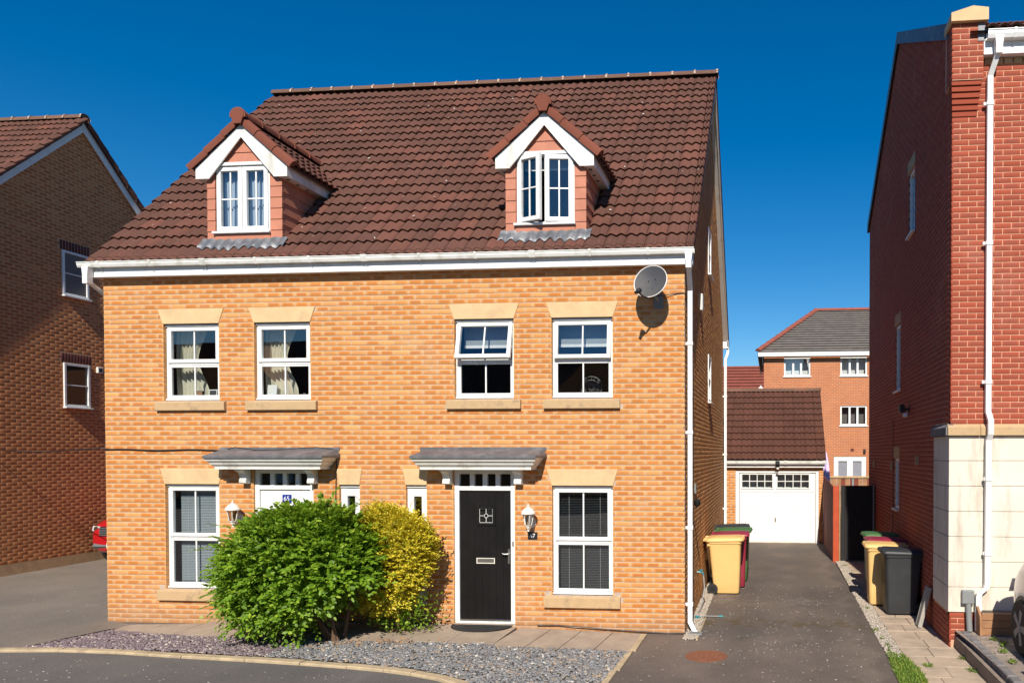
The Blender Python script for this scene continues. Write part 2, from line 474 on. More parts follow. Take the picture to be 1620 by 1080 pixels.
class MB:
    def __init__(s, fr=None):
        s.v = []; s.f = []; s.fr = fr; s.rnd = []
    def add(s, V, F, r=None):
        b = len(s.v)
        s.v.extend([tuple(p) for p in V])
        for f in F:
            s.f.append(tuple(b + i for i in f))
            s.rnd.append(r)
        return s
    def box(s, x0, x1, y0, y1, z0, z1, r=None):
        V = [(x0, y0, z0), (x1, y0, z0), (x1, y1, z0), (x0, y1, z0), (x0, y0, z1), (x1, y0, z1), (x1, y1, z1), (x0, y1, z1)]
        return s.add(V, [(0, 3, 2, 1), (4, 5, 6, 7), (0, 1, 5, 4), (1, 2, 6, 5), (2, 3, 7, 6), (3, 0, 4, 7)], r)
    def cbox(s, x0, x1, y0, y1, z0, z1, c=.004, r=None):
        """box with chamfered edges (24 verts)"""
        X, Y, Z = (x0, x1), (y0, y1), (z0, z1)
        V = []; idx = {}
        for i in (0, 1):
            for j in (0, 1):
                for k in (0, 1):
                    sx, sy, sz = (c if i == 0 else -c), (c if j == 0 else -c), (c if k == 0 else -c)
                    for a, p in (('x', (X[i], Y[j] + sy, Z[k] + sz)), ('y', (X[i] + sx, Y[j], Z[k] + sz)), ('z', (X[i] + sx, Y[j] + sy, Z[k]))):
                        idx[(a, i, j, k)] = len(V); V.append(p)
        F = []
        g = lambda a, *q: idx[(a, *q)]
        for i in (0, 1):
            q = [g('x', i, 0, 0), g('x', i, 1, 0), g('x', i, 1, 1), g('x', i, 0, 1)]; F.append(q if i else q[::-1])
            q = [g('y', 0, i, 0), g('y', 1, i, 0), g('y', 1, i, 1), g('y', 0, i, 1)]; F.append(q[::-1] if i else q)
            q = [g('z', 0, 0, i), g('z', 1, 0, i), g('z', 1, 1, i), g('z', 0, 1, i)]; F.append(q if i else q[::-1])
        for a in (0, 1):
            for b in (0, 1):
                F.append([g('x', a, b, 0), g('x', a, b, 1), g('y', a, b, 1), g('y', a, b, 0)])
                F.append([g('x', a, 0, b), g('x', a, 1, b), g('z', a, 1, b), g('z', a, 0, b)])
                F.append([g('y', 0, a, b), g('y', 1, a, b), g('z', 1, a, b), g('z', 0, a, b)])
        for i in (0, 1):
            for j in (0, 1):
                for k in (0, 1):
                    F.append([g('x', i, j, k), g('y', i, j, k), g('z', i, j, k)])
        return s.add(V, F, r)
    def prism(s, pts, axis, a0, a1, r=None):
        """closed outline pts (2d) extruded along axis ('x','y','z') from a0 to a1"""
        n = len(pts)
        def p3(p, a):
            return {'x': (a, p[0], p[1]), 'y': (p[0], a, p[1]), 'z': (p[0], p[1], a)}[axis]
        V = [p3(p, a0) for p in pts] + [p3(p, a1) for p in pts]
        F = [tuple(range(n))[::-1], tuple(range(n, 2 * n))] + [(i, (i + 1) % n, n + (i + 1) % n, n + i) for i in range(n)]
        return s.add(V, F, r)
    def quad(s, a, b, c, d, r=None):
        return s.add([a, b, c, d], [(0, 1, 2, 3)], r)
    def tube(s, path, rad, n=8, cap=True, r=None):
        path = [Vector(p) for p in path]
        rads = rad if isinstance(rad, (list, tuple)) else [rad] * len(path)
        V = []; F = []
        prev = None
        for i, p in enumerate(path):
            d = (path[min(i + 1, len(path) - 1)] - path[max(i - 1, 0)]).normalized()
            if prev is None:
                up = Vector((0, 0, 1)) if abs(d.z) < .9 else Vector((0, 1, 0))
                a = d.cross(up).normalized()
            else:
                a = (prev - d * prev.dot(d)).normalized()
            prev = a
            b = d.cross(a)
            for k in range(n):
                t = 2 * math.pi * k / n
                V.append(p + (a * math.cos(t) + b * math.sin(t)) * rads[i])
        for i in range(len(path) - 1):
            for k in range(n):
                F.append((i * n + k, i * n + (k + 1) % n, (i + 1) * n + (k + 1) % n, (i + 1) * n + k))
        if cap:
            F.append(tuple(range(n))[::-1]); F.append(tuple((len(path) - 1) * n + k for k in range(n)))
        return s.add(V, F, r)
    def lathe(s, prof, c, n=12, axis='z', r=None, ph=0):
        """prof: (radius, height) list"""
        V = []; F = []
        for (q, h) in prof:
            for k in range(n):
                t = 2 * math.pi * k / n + ph
                a, b = q * math.cos(t), q * math.sin(t)
                V.append({'z': (c[0] + a, c[1] + b, c[2] + h), 'x': (c[0] + h, c[1] + a, c[2] + b), 'y': (c[0] + a, c[1] + h, c[2] + b)}[axis])
        for i in range(len(prof) - 1):
            for k in range(n):
                F.append((i * n + k, i * n + (k + 1) % n, (i + 1) * n + (k + 1) % n, (i + 1) * n + k))
        F.append(tuple(range(n))[::-1]); F.append(tuple((len(prof) - 1) * n + k for k in range(n)))
        return s.add(V, F, r)
    def xf(s, fn):
        s.v = [tuple(fn(Vector(p))) for p in s.v]
        return s
    def build(s, name, mat, parent=None, local=False, smooth=False, kind=None, label=None):
        V = np.array(s.v, float)
        if s.fr is not None:
            V = s.fr.pts(V)
            s.f = [f[::-1] for f in s.f]
        me = bpy.data.meshes.new(name)
        me.from_pydata(V.tolist(), [], s.f)
        if s.rnd and any(r is not None for r in s.rnd):
            uv = me.uv_layers.new(name='rnd')
            k = 0
            d = np.zeros(len(me.loops) * 2)
            for f, r in zip(s.f, s.rnd):
                r = r or (0, 0)
                for _ in f:
                    d[2 * k] = r[0]; d[2 * k + 1] = r[1]; k += 1
            uv.data.foreach_set('uv', d)
        me.materials.append(M[mat] if isinstance(mat, str) else mat)
        if smooth:
            me.polygons.foreach_set('use_smooth', [True] * len(me.polygons))
            me.set_sharp_from_angle(angle=R(40))
        o = bpy.data.objects.new(name, me)
        link(o, parent, local)
        return tag(o, label, None, None, kind)

def np_mesh(name, V, F, mat, uv1=None, uv2=None, smooth=False):
    """quads only, numpy arrays"""
    me = bpy.data.meshes.new(name)
    nq = len(F)
    me.vertices.add(len(V)); me.vertices.foreach_set('co', np.ascontiguousarray(V, dtype=np.float32).ravel())
    me.loops.add(nq * 4); me.loops.foreach_set('vertex_index', np.ascontiguousarray(F, dtype=np.int32).ravel())
    me.polygons.add(nq)
    me.polygons.foreach_set('loop_start', np.arange(nq, dtype=np.int32) * 4)
    for nm, uv in (('UVMap', uv1), ('rnd', uv2)):
        if uv is not None:
            l = me.uv_layers.new(name=nm)
            l.data.foreach_set('uv', np.ascontiguousarray(uv, dtype=np.float32).ravel())
    me.update(calc_edges=True)
    me.materials.append(M[mat] if isinstance(mat, str) else mat)
    if smooth:
        me.polygons.foreach_set('use_smooth', [True] * nq)
    return me

BF = np.array([(0, 1, 2, 3), (0, 4, 5, 1), (1, 5, 6, 2), (2, 6, 7, 3), (3, 7, 4, 0), (4, 8, 9, 5), (5, 9, 10, 6), (6, 10, 11, 7), (7, 11, 8, 4)])
BUV = np.array([(.02, .06), (.98, .06), (.98, .94), (.02, .94), (0, 0), (1, 0), (1, 1), (0, 1), (0, 0), (1, 0), (1, 1), (0, 1)], float)

def brick_arrays(B, R2, c=.004, chd=.003):
    """B: n x (u0,u1,z0,z1,dn) in wall frame; returns local verts (u,n,z), faces, uvs"""
    n = len(B)
    V = np.zeros((n, 12, 3))
    u0, u1, z0, z1, dn = B.T
    for k, (su, sz) in enumerate(((0, 0), (1, 0), (1, 1), (0, 1))):
        V[:, k, 0] = np.where(su, u1 - c, u0 + c); V[:, k, 2] = np.where(sz, z1 - c, z0 + c); V[:, k, 1] = dn
        V[:, 4 + k, 0] = np.where(su, u1, u0); V[:, 4 + k, 2] = np.where(sz, z1, z0); V[:, 4 + k, 1] = dn - chd
        V[:, 8 + k] = V[:, 4 + k]; V[:, 8 + k, 1] = -.02
    F = (BF[None] + (np.arange(n) * 12)[:, None, None]).reshape(-1, 4)
    uv1 = np.tile(BUV[BF.ravel()], (n, 1))
    uv2 = np.repeat(R2, 36, axis=0)
    return V.reshape(-1, 3), F, uv1, uv2

CAMV = np.array(CAM)

def brick_wall(parent, fr, span, z0, z1, openings, mat, parts=0, part_box=None, course=.075, blen=.225, joint=.010, phase=0, nshift=0.0, jit=.0015, c=.004, chd=.003):
    """lay bricks over a wall. span(z)->(u0,u1); openings list of (u0,u1,z0,z1) or callables"""
    bricks = []
    j = 0
    z = z0
    while z < z1 - .02:
        za, zb = z, min(z + course - joint, z1)
        zm = (za + zb) / 2
        iv = [span(zm)]
        for op in openings:
            if callable(op):
                q = op(zm)
                if q is None: continue
                a, b = q
            else:
                if not (op[2] - .02 < zm < op[3] + .02): continue
                a, b = op[0], op[1]
            nv = []
            for (p, q) in iv:
                if b <= p or a >= q: nv.append((p, q)); continue
                if a > p: nv.append((p, a))
                if b < q: nv.append((b, q))
            iv = nv
        s0 = span(zm)[0]
        off = phase + (0 if j % 2 == 0 else blen / 2)
        for (p, q) in iv:
            k0 = math.floor((p - off) / blen)
            u = off + k0 * blen
            while u < q:
                a, b = max(u, p), min(u + blen - joint, q)
                if b - a > .03:
                    bricks.append((a, b, za, zb, nshift + random.uniform(-jit, jit)))
                u += blen
        z += course
        j += 1
    B = np.array(bricks)
    n = len(B)
    R2 = rng.random((n, 2))
    chosen = np.zeros(n, bool)
    if parts:
        mid = fr.pts(np.stack([(B[:, 0] + B[:, 1]) / 2, np.zeros(n), (B[:, 2] + B[:, 3]) / 2], 1))
        d = np.linalg.norm(mid - CAMV, axis=1)
        full = ((B[:, 1] - B[:, 0]) > blen - joint - .001) & ((B[:, 3] - B[:, 2]) > course - joint - .001)
        if part_box is not None:
            full &= (B[:, 0] > part_box[0]) & (B[:, 1] < part_box[1]) & (B[:, 2] > part_box[2]) & (B[:, 3] < part_box[3])
        d = np.where(full, d, 1e9)
        idx = np.argsort(d)[:parts]
        idx = idx[d[idx] < 1e8]
        chosen[idx] = True
        vars_ = []
        for q in range(16):
            Bv = np.array([(0, blen - joint, 0, course - joint, 0)])
            V, F, a1, a2 = brick_arrays(Bv, rng.random((1, 2)), c, chd)
            V = np.stack([V[:, 0], -V[:, 1], V[:, 2]], 1)
            vars_.append(np_mesh('brick', V, F, mat, a1, a2))
        for i in idx:
            o = bpy.data.objects.new('brick', random.choice(vars_))
            o.location = fr.pts(np.array([[B[i, 0], B[i, 4], B[i, 2]]]))[0]
            o.rotation_euler = (0, 0, fr.th)
            link(o, parent)
    rest = ~chosen
    V, F, a1, a2 = brick_arrays(B[rest], R2[rest], c, chd)
    me = np_mesh('brickwork', fr.pts(V), F, mat, a1, a2)
    o = bpy.data.objects.new('brickwork', me)
    link(o, parent)
    tag(o, kind='stuff')
    return o

def sheet_cells(us, zs, openings, keep=None):
    """rect cells of a wall sheet that are not in an opening"""
    us = sorted(set(us + [o[0] for o in openings] + [o[1] for o in openings]))
    zs = sorted(set(zs + [o[2] for o in openings] + [o[3] for o in openings]))
    u_lo, u_hi = us[0], us[-1]
    out = []
    for a, b in zip(us[:-1], us[1:]):
        for c, d in zip(zs[:-1], zs[1:]):
            m = ((a + b) / 2, (c + d) / 2)
            if any(o[0] < m[0] < o[1] and o[2] < m[1] < o[3] for o in openings): continue
            out.append((a, b, c, d))
    return out

def wall_sheet(name, fr, u0, u1, z0, z1, openings, n, depth, mat, parent, gable=None):
    """mortar backing wall with thickness `depth`, holes with jambs; gable=list of (u,z) polygon on top"""
    mb = MB(fr)
    for (a, b, c, d) in sheet_cells([u0, u1], [z0, z1], openings):
        mb.quad((a, n, c), (b, n, c), (b, n, d), (a, n, d))
        mb.quad((a, n - depth, c), (a, n - depth, d), (b, n - depth, d), (b, n - depth, c))
    for (a, b, c, d) in openings:
        mb.quad((a, n, c), (a, n, d), (a, n - depth, d), (a, n - depth, c))
        mb.quad((b, n, c), (b, n - depth, c), (b, n - depth, d), (b, n, d))
        mb.quad((a, n, d), (b, n, d), (b, n - depth, d), (a, n - depth, d))
        mb.quad((a, n, c), (a, n - depth, c), (b, n - depth, c), (b, n, c))
    for u in (u0, u1):
        mb.quad((u, n, z0), (u, n, z1), (u, n - depth, z1), (u, n - depth, z0))
    if gable:
        V = [(u, n, z) for u, z in gable] + [(u, n - depth, z) for u, z in gable]
        k = len(gable)
        mb.add(V, [tuple(range(k)), tuple(range(k, 2 * k))[::-1]] + [(i, (i + 1) % k, k + (i + 1) % k, k + i) for i in range(k)])
    return mb.build(name, mat, parent)

# ---- tiles: double-roll interlocking concrete tiles
def tile_profile(w, segs, amp):
    us = np.linspace(0, w, segs + 1)
    ph = us / w * 2 % 1.0
    ph[-1] = 1.0
    h = amp * (0.5 - 0.5 * np.cos(2 * np.pi * np.clip(ph, 0, 1)))
    h = amp * (h / amp) ** .8
    return us, h

def tile_local(w=.3, L=.34, segs=12, amp=.036, lift=.036, thick=.036):
    us, h = tile_profile(w, segs, amp)
    us = us - .0
    gap = .0035
    us = np.clip(us, gap, w - gap)
    V = []; F = []
    n = segs + 1
    for (s, dn) in ((0, lift), (.012, lift + .004), (L, 0)):
        for u, hh in zip(us, h): V.append((u, s, hh + dn))
    for u, hh in zip(us, h): V.append((u, .03, hh + lift - thick))
    for i in range(segs):
        F.append((i, i + 1, n + i + 1, n + i))
        F.append((n + i, n + i + 1, 2 * n + i + 1, 2 * n + i))
        F.append((3 * n + i, 3 * n + i + 1, i + 1, i))
    b = len(V)
    # side skirts
    for i in (0, segs):
        V += [(us[i], 0, h[i] + lift), (us[i], L, h[i]), (us[i], L, h[i] - .02), (us[i], 0, h[i] + lift - thick)]
    F += [(b, b + 1, b + 2, b + 3), (b + 7, b + 6, b + 5, b + 4)]
    return np.array(V), np.array(F)

TV, TF = tile_local()

def roof_tiles(parent, O, ud, sd_, width, rows, gauge, mat, keep=None, parts=0, w=.3, name='tile', u_start=0.0, s_list=None):
    """O eave corner, ud along eave, sd_ up the slope. keep(u,s,row)->bool with tile centre"""
    O, ud, sd_ = Vector(O), Vector(ud).normalized(), Vector(sd_).normalized()
    nn = ud.cross(sd_).normalized()
    Mx = np.array([ud, sd_, nn])          # rows: axes
    spots = []
    for r_ in range(rows):
        s = s_list[r_] if s_list else r_ * gauge
        k = 0
        u = u_start
        while u < width - .03:
            ww = min(w, width - u)
            if keep is None or keep(u + ww / 2, s + gauge / 2):
                spots.append((u, s, ww / w))
            u += w
    spots = np.array(spots)
    n = len(spots)
    R2 = rng.random((n, 2))
    Ow = np.array(O)
    base = Ow + spots[:, :1] * Mx[0] + spots[:, 1:2] * Mx[1]
    chosen = np.zeros(n, bool)
    if parts:
        d = np.linalg.norm(base - CAMV, axis=1)
        d = np.where(spots[:, 2] > .99, d, 1e9)
        idx = np.argsort(d)[:parts]
        idx = idx[d[idx] < 1e8]
        chosen[idx] = True
        rot = Matrix((ud, sd_, nn)).transposed().to_euler()
        vars_ = []
        for q in range(16):
            r2 = rng.random((1, 2))
            vars_.append(np_mesh(name, TV, TF, mat, None, np.repeat(r2, len(TF) * 4, axis=0)))
        for i in idx:
            o = bpy.data.objects.new(name, random.choice(vars_))
            o.location = base[i]
            o.rotation_euler = rot
            o.rotation_euler.z += random.uniform(-.006, .006)
            link(o, parent)
    rest = np.where(~chosen)[0]
    if len(rest):
        nv = len(TV)
        V = np.zeros((len(rest), nv, 3))
        for k, i in enumerate(rest):
            T = TV.copy(); T[:, 0] *= spots[i, 2]
            T[:, 2] += random.uniform(-.003, .003) + T[:, 1] * random.uniform(-.006, .006)
            T[:, 1] += random.uniform(-.005, .005)
            V[k] = base[i] + T @ Mx
        F = (TF[None] + (np.arange(len(rest)) * nv)[:, None, None]).reshape(-1, 4)
        me = np_mesh('roof_tiles', V.reshape(-1, 3), F, mat, None, np.repeat(R2[rest], len(TF) * 4, axis=0))
        o = bpy.data.objects.new('roof_tiles' if len(rest) > 300 or parts else name + 's', me)
        link(o, parent)
        tag(o, kind='stuff')

def ridge_tiles(parent, a, b, rad, mat, n, name='ridge_tile', flat=.8, joints=None):
    """half-round pieces from a to b"""
    a, b = Vector(a), Vector(b)
    d = (b - a).normalized()
    side = d.cross(Vector((0, 0, 1))).normalized()
    up = side.cross(d)
    L = (b - a).length / n
    K = 8
    for i in range(n):
        p = a + d * (L * i)
        r2 = (random.random(), random.random())
        mb = MB()
        ring = []
        for (t, q) in ((0.004, rad * 1.0), (L - .03, rad), (L - .03, rad * 1.12), (L + .006, rad * 1.12)):
            for k in range(K + 1):
                an = math.pi * (-.06 + 1.12 * k / K)
                ring.append(p + d * t + side * (math.cos(an) * q) + up * (math.sin(an) * q * flat))
        F = []
        for s in range(3):
            for k in range(K):
                F.append((s * (K + 1) + k, s * (K + 1) + k + 1, (s + 1) * (K + 1) + k + 1, (s + 1) * (K + 1) + k))
        F.append(tuple(range(K + 1))); F.append(tuple(3 * (K + 1) + k for k in range(K + 1))[::-1])
        mb.add(ring, F, r2)
        tl = mb.build(name, mat, parent, smooth=True)
        if joints:
            q = MB()
            P = []
            for t in (L - .022, L + .014):
                for k in range(K + 1):
                    an = math.pi * (-.04 + 1.08 * k / K)
                    rr = rad * (1.13 + .03 * math.sin(k * 2.3 + i * 1.7))
                    P.append(p + d * t + side * (math.cos(an) * rr) + up * (math.sin(an) * rr * flat))
            q.add(P, [(k, k + 1, K + 2 + k, K + 1 + k) for k in range(K)]).build('mortar_joint', joints, parent)

# ------------------------------------------------------------------ window, door and small builders
def ring(mb, x0, x1, z0, z1, wd, n0, n1, wt=None, wb=None):
    """rectangular frame in wall coords; n0 outer face, n1 inner face"""
    wt = wt or wd; wb = wb or wd
    a, b = min(n0, n1), max(n0, n1)
    mb.cbox(x0, x0 + wd, a, b, z0, z1, .004)
    mb.cbox(x1 - wd, x1, a, b, z0, z1, .004)
    mb.cbox(x0 + wd - .002, x1 - wd + .002, a + .002, b - .002, z1 - wt, z1 - .002, .004)
    mb.cbox(x0 + wd - .002, x1 - wd + .002, a + .002, b - .002, z0 + .002, z0 + wb, .004)
    return mb

def pane(parent, fr, x0, x1, z0, z1, n, mat='glass', fn=None):
    mb = MB(fr).box(x0, x1, n - .004, n, z0, z1)
    if fn: mb.xf(fn)
    return mb.build('pane', mat, parent)

def hung(n0, zt, a):
    c, s_ = math.cos(a), math.sin(a)
    def f(p):
        dz, dn = p.z - zt, p.y - n0
        return (p.x, n0 + dn * c - dz * s_, zt + dz * c + dn * s_)
    return f

def sided(n0, xh, a, left=True):
    c, s_ = math.cos(a), math.sin(a)
    def f(p):
        du, dn = p.x - xh, p.y - n0
        sg = 1 if left else -1
        return (xh + du * c - sg * dn * s_, n0 + sg * du * s_ + dn * c, p.z)
    return f

def glazed(parent, fr, x0, x1, z0, z1, n, bars_u, bars_z, wd, fn=None, name='sash', proud=.012, glass='glass', dep=.045):
    """one light: its frame, its glazing bars and each pane"""
    mb = ring(MB(fr), x0, x1, z0, z1, wd, n + proud, n - dep)
    if fn: mb.xf(fn)
    sash = mb.build(name, 'white', parent)
    gx0, gx1, gz0, gz1 = x0 + wd, x1 - wd, z0 + wd, z1 - wd
    gn = n - .018
    us = [gx0 - .004] + [gx0 + (gx1 - gx0) * k / (bars_u + 1) for k in range(1, bars_u + 1)] + [gx1 + .004]
    zs = [gz0 - .004] + [gz0 + (gz1 - gz0) * k / (bars_z + 1) for k in range(1, bars_z + 1)] + [gz1 + .004]
    for u in us[1:-1]:
        m = MB(fr).cbox(u - .011, u + .011, gn - .012, gn + .010, gz0, gz1, .003)
        if fn: m.xf(fn)
        m.build('glazing_bar', 'white', parent)
    for z in zs[1:-1]:
        m = MB(fr).cbox(gx0, gx1, gn - .010, gn + .0085, z - .011, z + .011, .003)
        if fn: m.xf(fn)
        m.build('glazing_bar', 'white', parent)
    for a, b in zip(us[:-1], us[1:]):
        for c, d in zip(zs[:-1], zs[1:]):
            pane(parent, fr, a, b, c, d, gn + .002, glass, fn)
    return sash

def cottage_window(house, fr, x0, x1, z0, z1, zm, ang=0, n0=-.06):
    fm = MB(fr)
    ring(fm, x0 + .004, x1 - .004, z0 + .004, z1 - .004, .042, n0, n0 - .075, wt=.05, wb=.05)
    fm.cbox(x0 + .044, x1 - .044, n0 - .07, n0 - .003, zm - .022, zm + .022, .004)
    fm.cbox(x0 + .006, x1 - .006, n0 - .01, n0 + .03, z1 - .036, z1 - .006, .004)       # head drip
    fm.cbox(x0 + .006, x1 - .006, n0 - .01, n0 + .035, z0 + .006, z0 + .028, .004)      # stub sill
    w_ = fm.build('window', 'white', house)
    fn = hung(n0, z1 - .042, ang) if ang else None
    glazed(w_, fr, x0 + .034, x1 - .034, zm + .012, z1 - .044, n0 + .004, 1, 0, .058, fn, 'sash', .014)
    glazed(w_, fr, x0 + .046, x1 - .046, z0 + .056, zm - .024, n0 - .004, 1, 0, .03, None, 'fixed_light', -.002)
    return w_

def casement_window(house, fr, x0, x1, z0, z1, n0=-.03, angs=(0, 0), bars=(1, 1), name='window'):
    fm = MB(fr)
    ring(fm, x0, x1, z0, z1, .03, n0, n0 - .07, wt=.05, wb=.035)
    xm = (x0 + x1) / 2
    fm.cbox(xm - .016, xm + .016, n0 - .06, n0 - .004, z0 + .03, z1 - .04, .003)
    fm.cbox(x0 - .01, x1 + .01, n0 - .01, n0 + .045, z1 - .038, z1 + .012, .004)
    fm.cbox(x0 - .03, x1 + .02, n0 - .01, n0 + .06, z0 - .022, z0 + .008, .004)
    w_ = fm.build(name, 'white', house)
    for k, (a, b) in enumerate(((x0 + .022, xm - .006), (xm + .006, x1 - .022))):
        fn = None
        if angs[k]:
            fn = sided(n0, a if k == 0 else b, angs[k], k == 0)
        glazed(w_, fr, a, b, z0 + .022, z1 - .046, n0 + .006, bars[0], bars[1], .06, fn, 'casement', .014)
    return w_

def side_window(house, fr, u0, u1, z0, z1, n0=.012, sill_n=.05, mat='white', two=True, glass='glass'):
    """plain framed window for the flank walls"""
    fm = MB(fr)
    ring(fm, u0, u1, z0, z1, .055, n0, n0 - .075)
    if two:
        fm.cbox(u0 + .05, u1 - .05, n0 - .04, n0 - .012, (z0 + z1) / 2 - .012, (z0 + z1) / 2 + .012, .003)
    fm.cbox(u0 - .02, u1 + .02, n0 - .03, n0 + sill_n, z0 - .035, z0 - .002, .004)
    w_ = fm.build('window', mat, house)
    zz = [z0 + .05, (z0 + z1) / 2, z1 - .05] if two else [z0 + .05, z1 - .05]
    for a, b in zip(zz[:-1], zz[1:]):
        pane(w_, fr, u0 + .05, u1 - .05, a, b, n0 - .03, glass)
    return w_

def lintel(house, fr, x0, x1, z0, z1, splay, mat='stone', n=.012, name='lintel'):
    c = .006
    V = []; o = [(x0, z0), (x1, z0), (x1 + splay, z1), (x0 - splay, z1)]
    cx, cz = (x0 + x1) / 2, (z0 + z1) / 2
    ins = [(u + (c if u < cx else -c), z + (c if z < cz else -c)) for u, z in o]
    V = [(u, n, z) for u, z in ins] + [(u, n - .005, z) for u, z in o] + [(u, -.04, z) for u, z in o]
    F = [(3, 2, 1, 0)] + [(i, (i + 1) % 4, 4 + (i + 1) % 4, 4 + i) for i in range(4)] + [(4 + i, 4 + (i + 1) % 4, 8 + (i + 1) % 4, 8 + i) for i in range(4)]
    return MB(fr).add(V, F).build(name, mat, house)

def sill(house, fr, x0, x1, z0, z1, n=.055):
    # front face, weathered slope on top
    pr_ = [(-.10, z0), (n - .006, z0), (n, z0 + .006), (n, z1 - .03), (n - .008, z1 - .022), (-.062, z1), (-.10, z1)]
    return MB(fr).prism(pr_, 'x', x0, x1).build('sill', 'sill', house)

def curtain(fr, x0, x1, z0, z1, n, folds, mat, label, amp=.03, gather=None):
    """hanging cloth with folds; gather pulls it to one side near the bottom"""
    mb = MB(fr)
    nu, nz = folds * 8, 10
    V = []
    for j in range(nz + 1):
        t = j / nz
        z = z1 + (z0 - z1) * t
        for i in range(nu + 1):
            q = i / nu
            u = x0 + (x1 - x0) * q
            if gather:
                u = x0 + (u - x0) * (1 - gather * math.sin(math.pi * min(1, t * 1.15)) ** 2)
            V.append((u, n + amp * math.sin(q * folds * 2 * math.pi) * (.6 + .4 * t) + .01 * math.sin(9 * q + 3 * t), z))
    F = [(j * (nu + 1) + i, j * (nu + 1) + i + 1, (j + 1) * (nu + 1) + i + 1, (j + 1) * (nu + 1) + i) for j in range(nz) for i in range(nu)]
    o = mb.add(V, F).build('curtain', mat, None, smooth=True)
    return tag(o, label, 'curtain', 'curtains inside the left upper windows')

def venetian(fr, x0, x1, z0, z1, n, mat, label, pitch=.025, tilt=58, group=None):
    e = empty('venetian_blind', fr.pts([[(x0 + x1) / 2, n, z0]])[0], 0, label, 'blind', group)
    MB(fr).cbox(x0, x1, n - .014, n + .014, z1 - .03, z1, .003).build('headrail', mat, e)
    mb = MB(fr)
    k = 0
    z = z1 - .04
    c, s_ = math.cos(R(tilt)) * .0125, math.sin(R(tilt)) * .0125
    while z > z0 + .02:
        mb.add([(x0, n - c, z + s_), (x1, n - c, z + s_), (x1, n, z + .0015), (x0, n, z + .0015), (x1, n + c, z - s_), (x0, n + c, z - s_)], [(0, 1, 2, 3), (3, 2, 4, 5)])
        z -= pitch
    tag(mb.build('slats', mat, e), kind='stuff')
    mb = MB(fr)
    for q in (.18, .82):
        u = x0 + (x1 - x0) * q
        mb.box(u - .0012, u + .0012, n + .013, n + .015, z0, z1)
    mb.build('ladder_cord', 'white', e)
    MB(fr).cbox(x0, x1, n - .012, n + .012, z0, z0 + .018, .003).build('bottom_rail', mat, e)
    return e

def gutter(parent, fr, u0, u1, ztop, n_in, size=.11, name='gutter', mat='white_dirty', step=.85):
    """square-section gutter with brackets, open at the top"""
    h = size * .92
    pts = [(n_in, ztop), (n_in, ztop - h), (n_in + size * .8, ztop - h), (n_in + size * .98, ztop - h * .55), (n_in + size, ztop - .012), (n_in + size + .008, ztop - .012), (n_in + size + .008, ztop), (n_in + size - .006, ztop), (n_in + size * .94, ztop - h * .5), (n_in + size * .76, ztop - h + .008), (n_in + .006, ztop - h + .008), (n_in + .006, ztop)]
    g = MB(fr).prism(pts, 'x', u0, u1).build(name, mat, parent)
    k = 0
    u = u0 + .35
    while u < u1 - .1:
        wd = .045 if k % 3 == 2 else .018
        q = [(n_in + .0, ztop - h - .006), (n_in + size * .82, ztop - h - .006), (n_in + size + .002, ztop - h * .55), (n_in + size + .014, ztop - .01), (n_in + size + .014, ztop + .006), (n_in + size - .01, ztop + .006), (n_in + size - .01, ztop - .02), (n_in + size * .8, ztop - h + .002), (n_in, ztop - h + .002)]
        MB(fr).prism(q, 'x', u - wd, u + wd).build('gutter_bracket', mat, g)
        MB(fr).box(u - .006, u + .006, n_in - .002, n_in + .012, ztop - h - .07, ztop - h).build('gutter_bracket', mat, g)
        u += step
        k += 1
    return g

def pipe(parent, path, half=.034, mat='white', clips=(), wall=None, name='downpipe'):
    """square downpipe as swept square tube"""
    mb = MB()
    path = [Vector(p) for p in path]
    V = []; F = []
    n = 4
    for i, p in enumerate(path):
        for (a, b) in ((-1, -1), (1, -1), (1, 1), (-1, 1)):
            V.append((p.x + a * half, p.y + b * half, p.z))
    for i in range(len(path) - 1):
        for k in range(4):
            F.append((i * 4 + k, i * 4 + (k + 1) % 4, (i + 1) * 4 + (k + 1) % 4, (i + 1) * 4 + k))
    F += [(0, 1, 2, 3), tuple((len(path) - 1) * 4 + k for k in range(4))]
    o = mb.add(V, F).build(name, mat, parent)
    for (c, d) in clips:
        m = MB().cbox(c[0] - half - .009, c[0] + half + .009, c[1] - half - .009, c[1] + half + .009, c[2] - .028, c[2] + .028, .004)
        if d:
            m.cbox(min(c[0], c[0] + d[0]) - .012, max(c[0], c[0] + d[0]) + .012, min(c[1], c[1] + d[1]) - .012, max(c[1], c[1] + d[1]) + .012, c[2] - .022, c[2] + .022, .003)
        m.build('pipe_clip', mat, o)
    return o

# ================================================================== the main house (a pair of semis under one roof)
W = 9.12
RIDGE = 4.36
DEP = 2 * RIDGE
FRONT = Fr((0, 0, 0), 0)                 # u = x, n = -y
RIGHT = Fr((0, 0, 0), R(90))             # u = y, n = +x
TAN = 1.04
RZ = 5.51
def roof_z(y): return RZ + (y + .2) * TAN

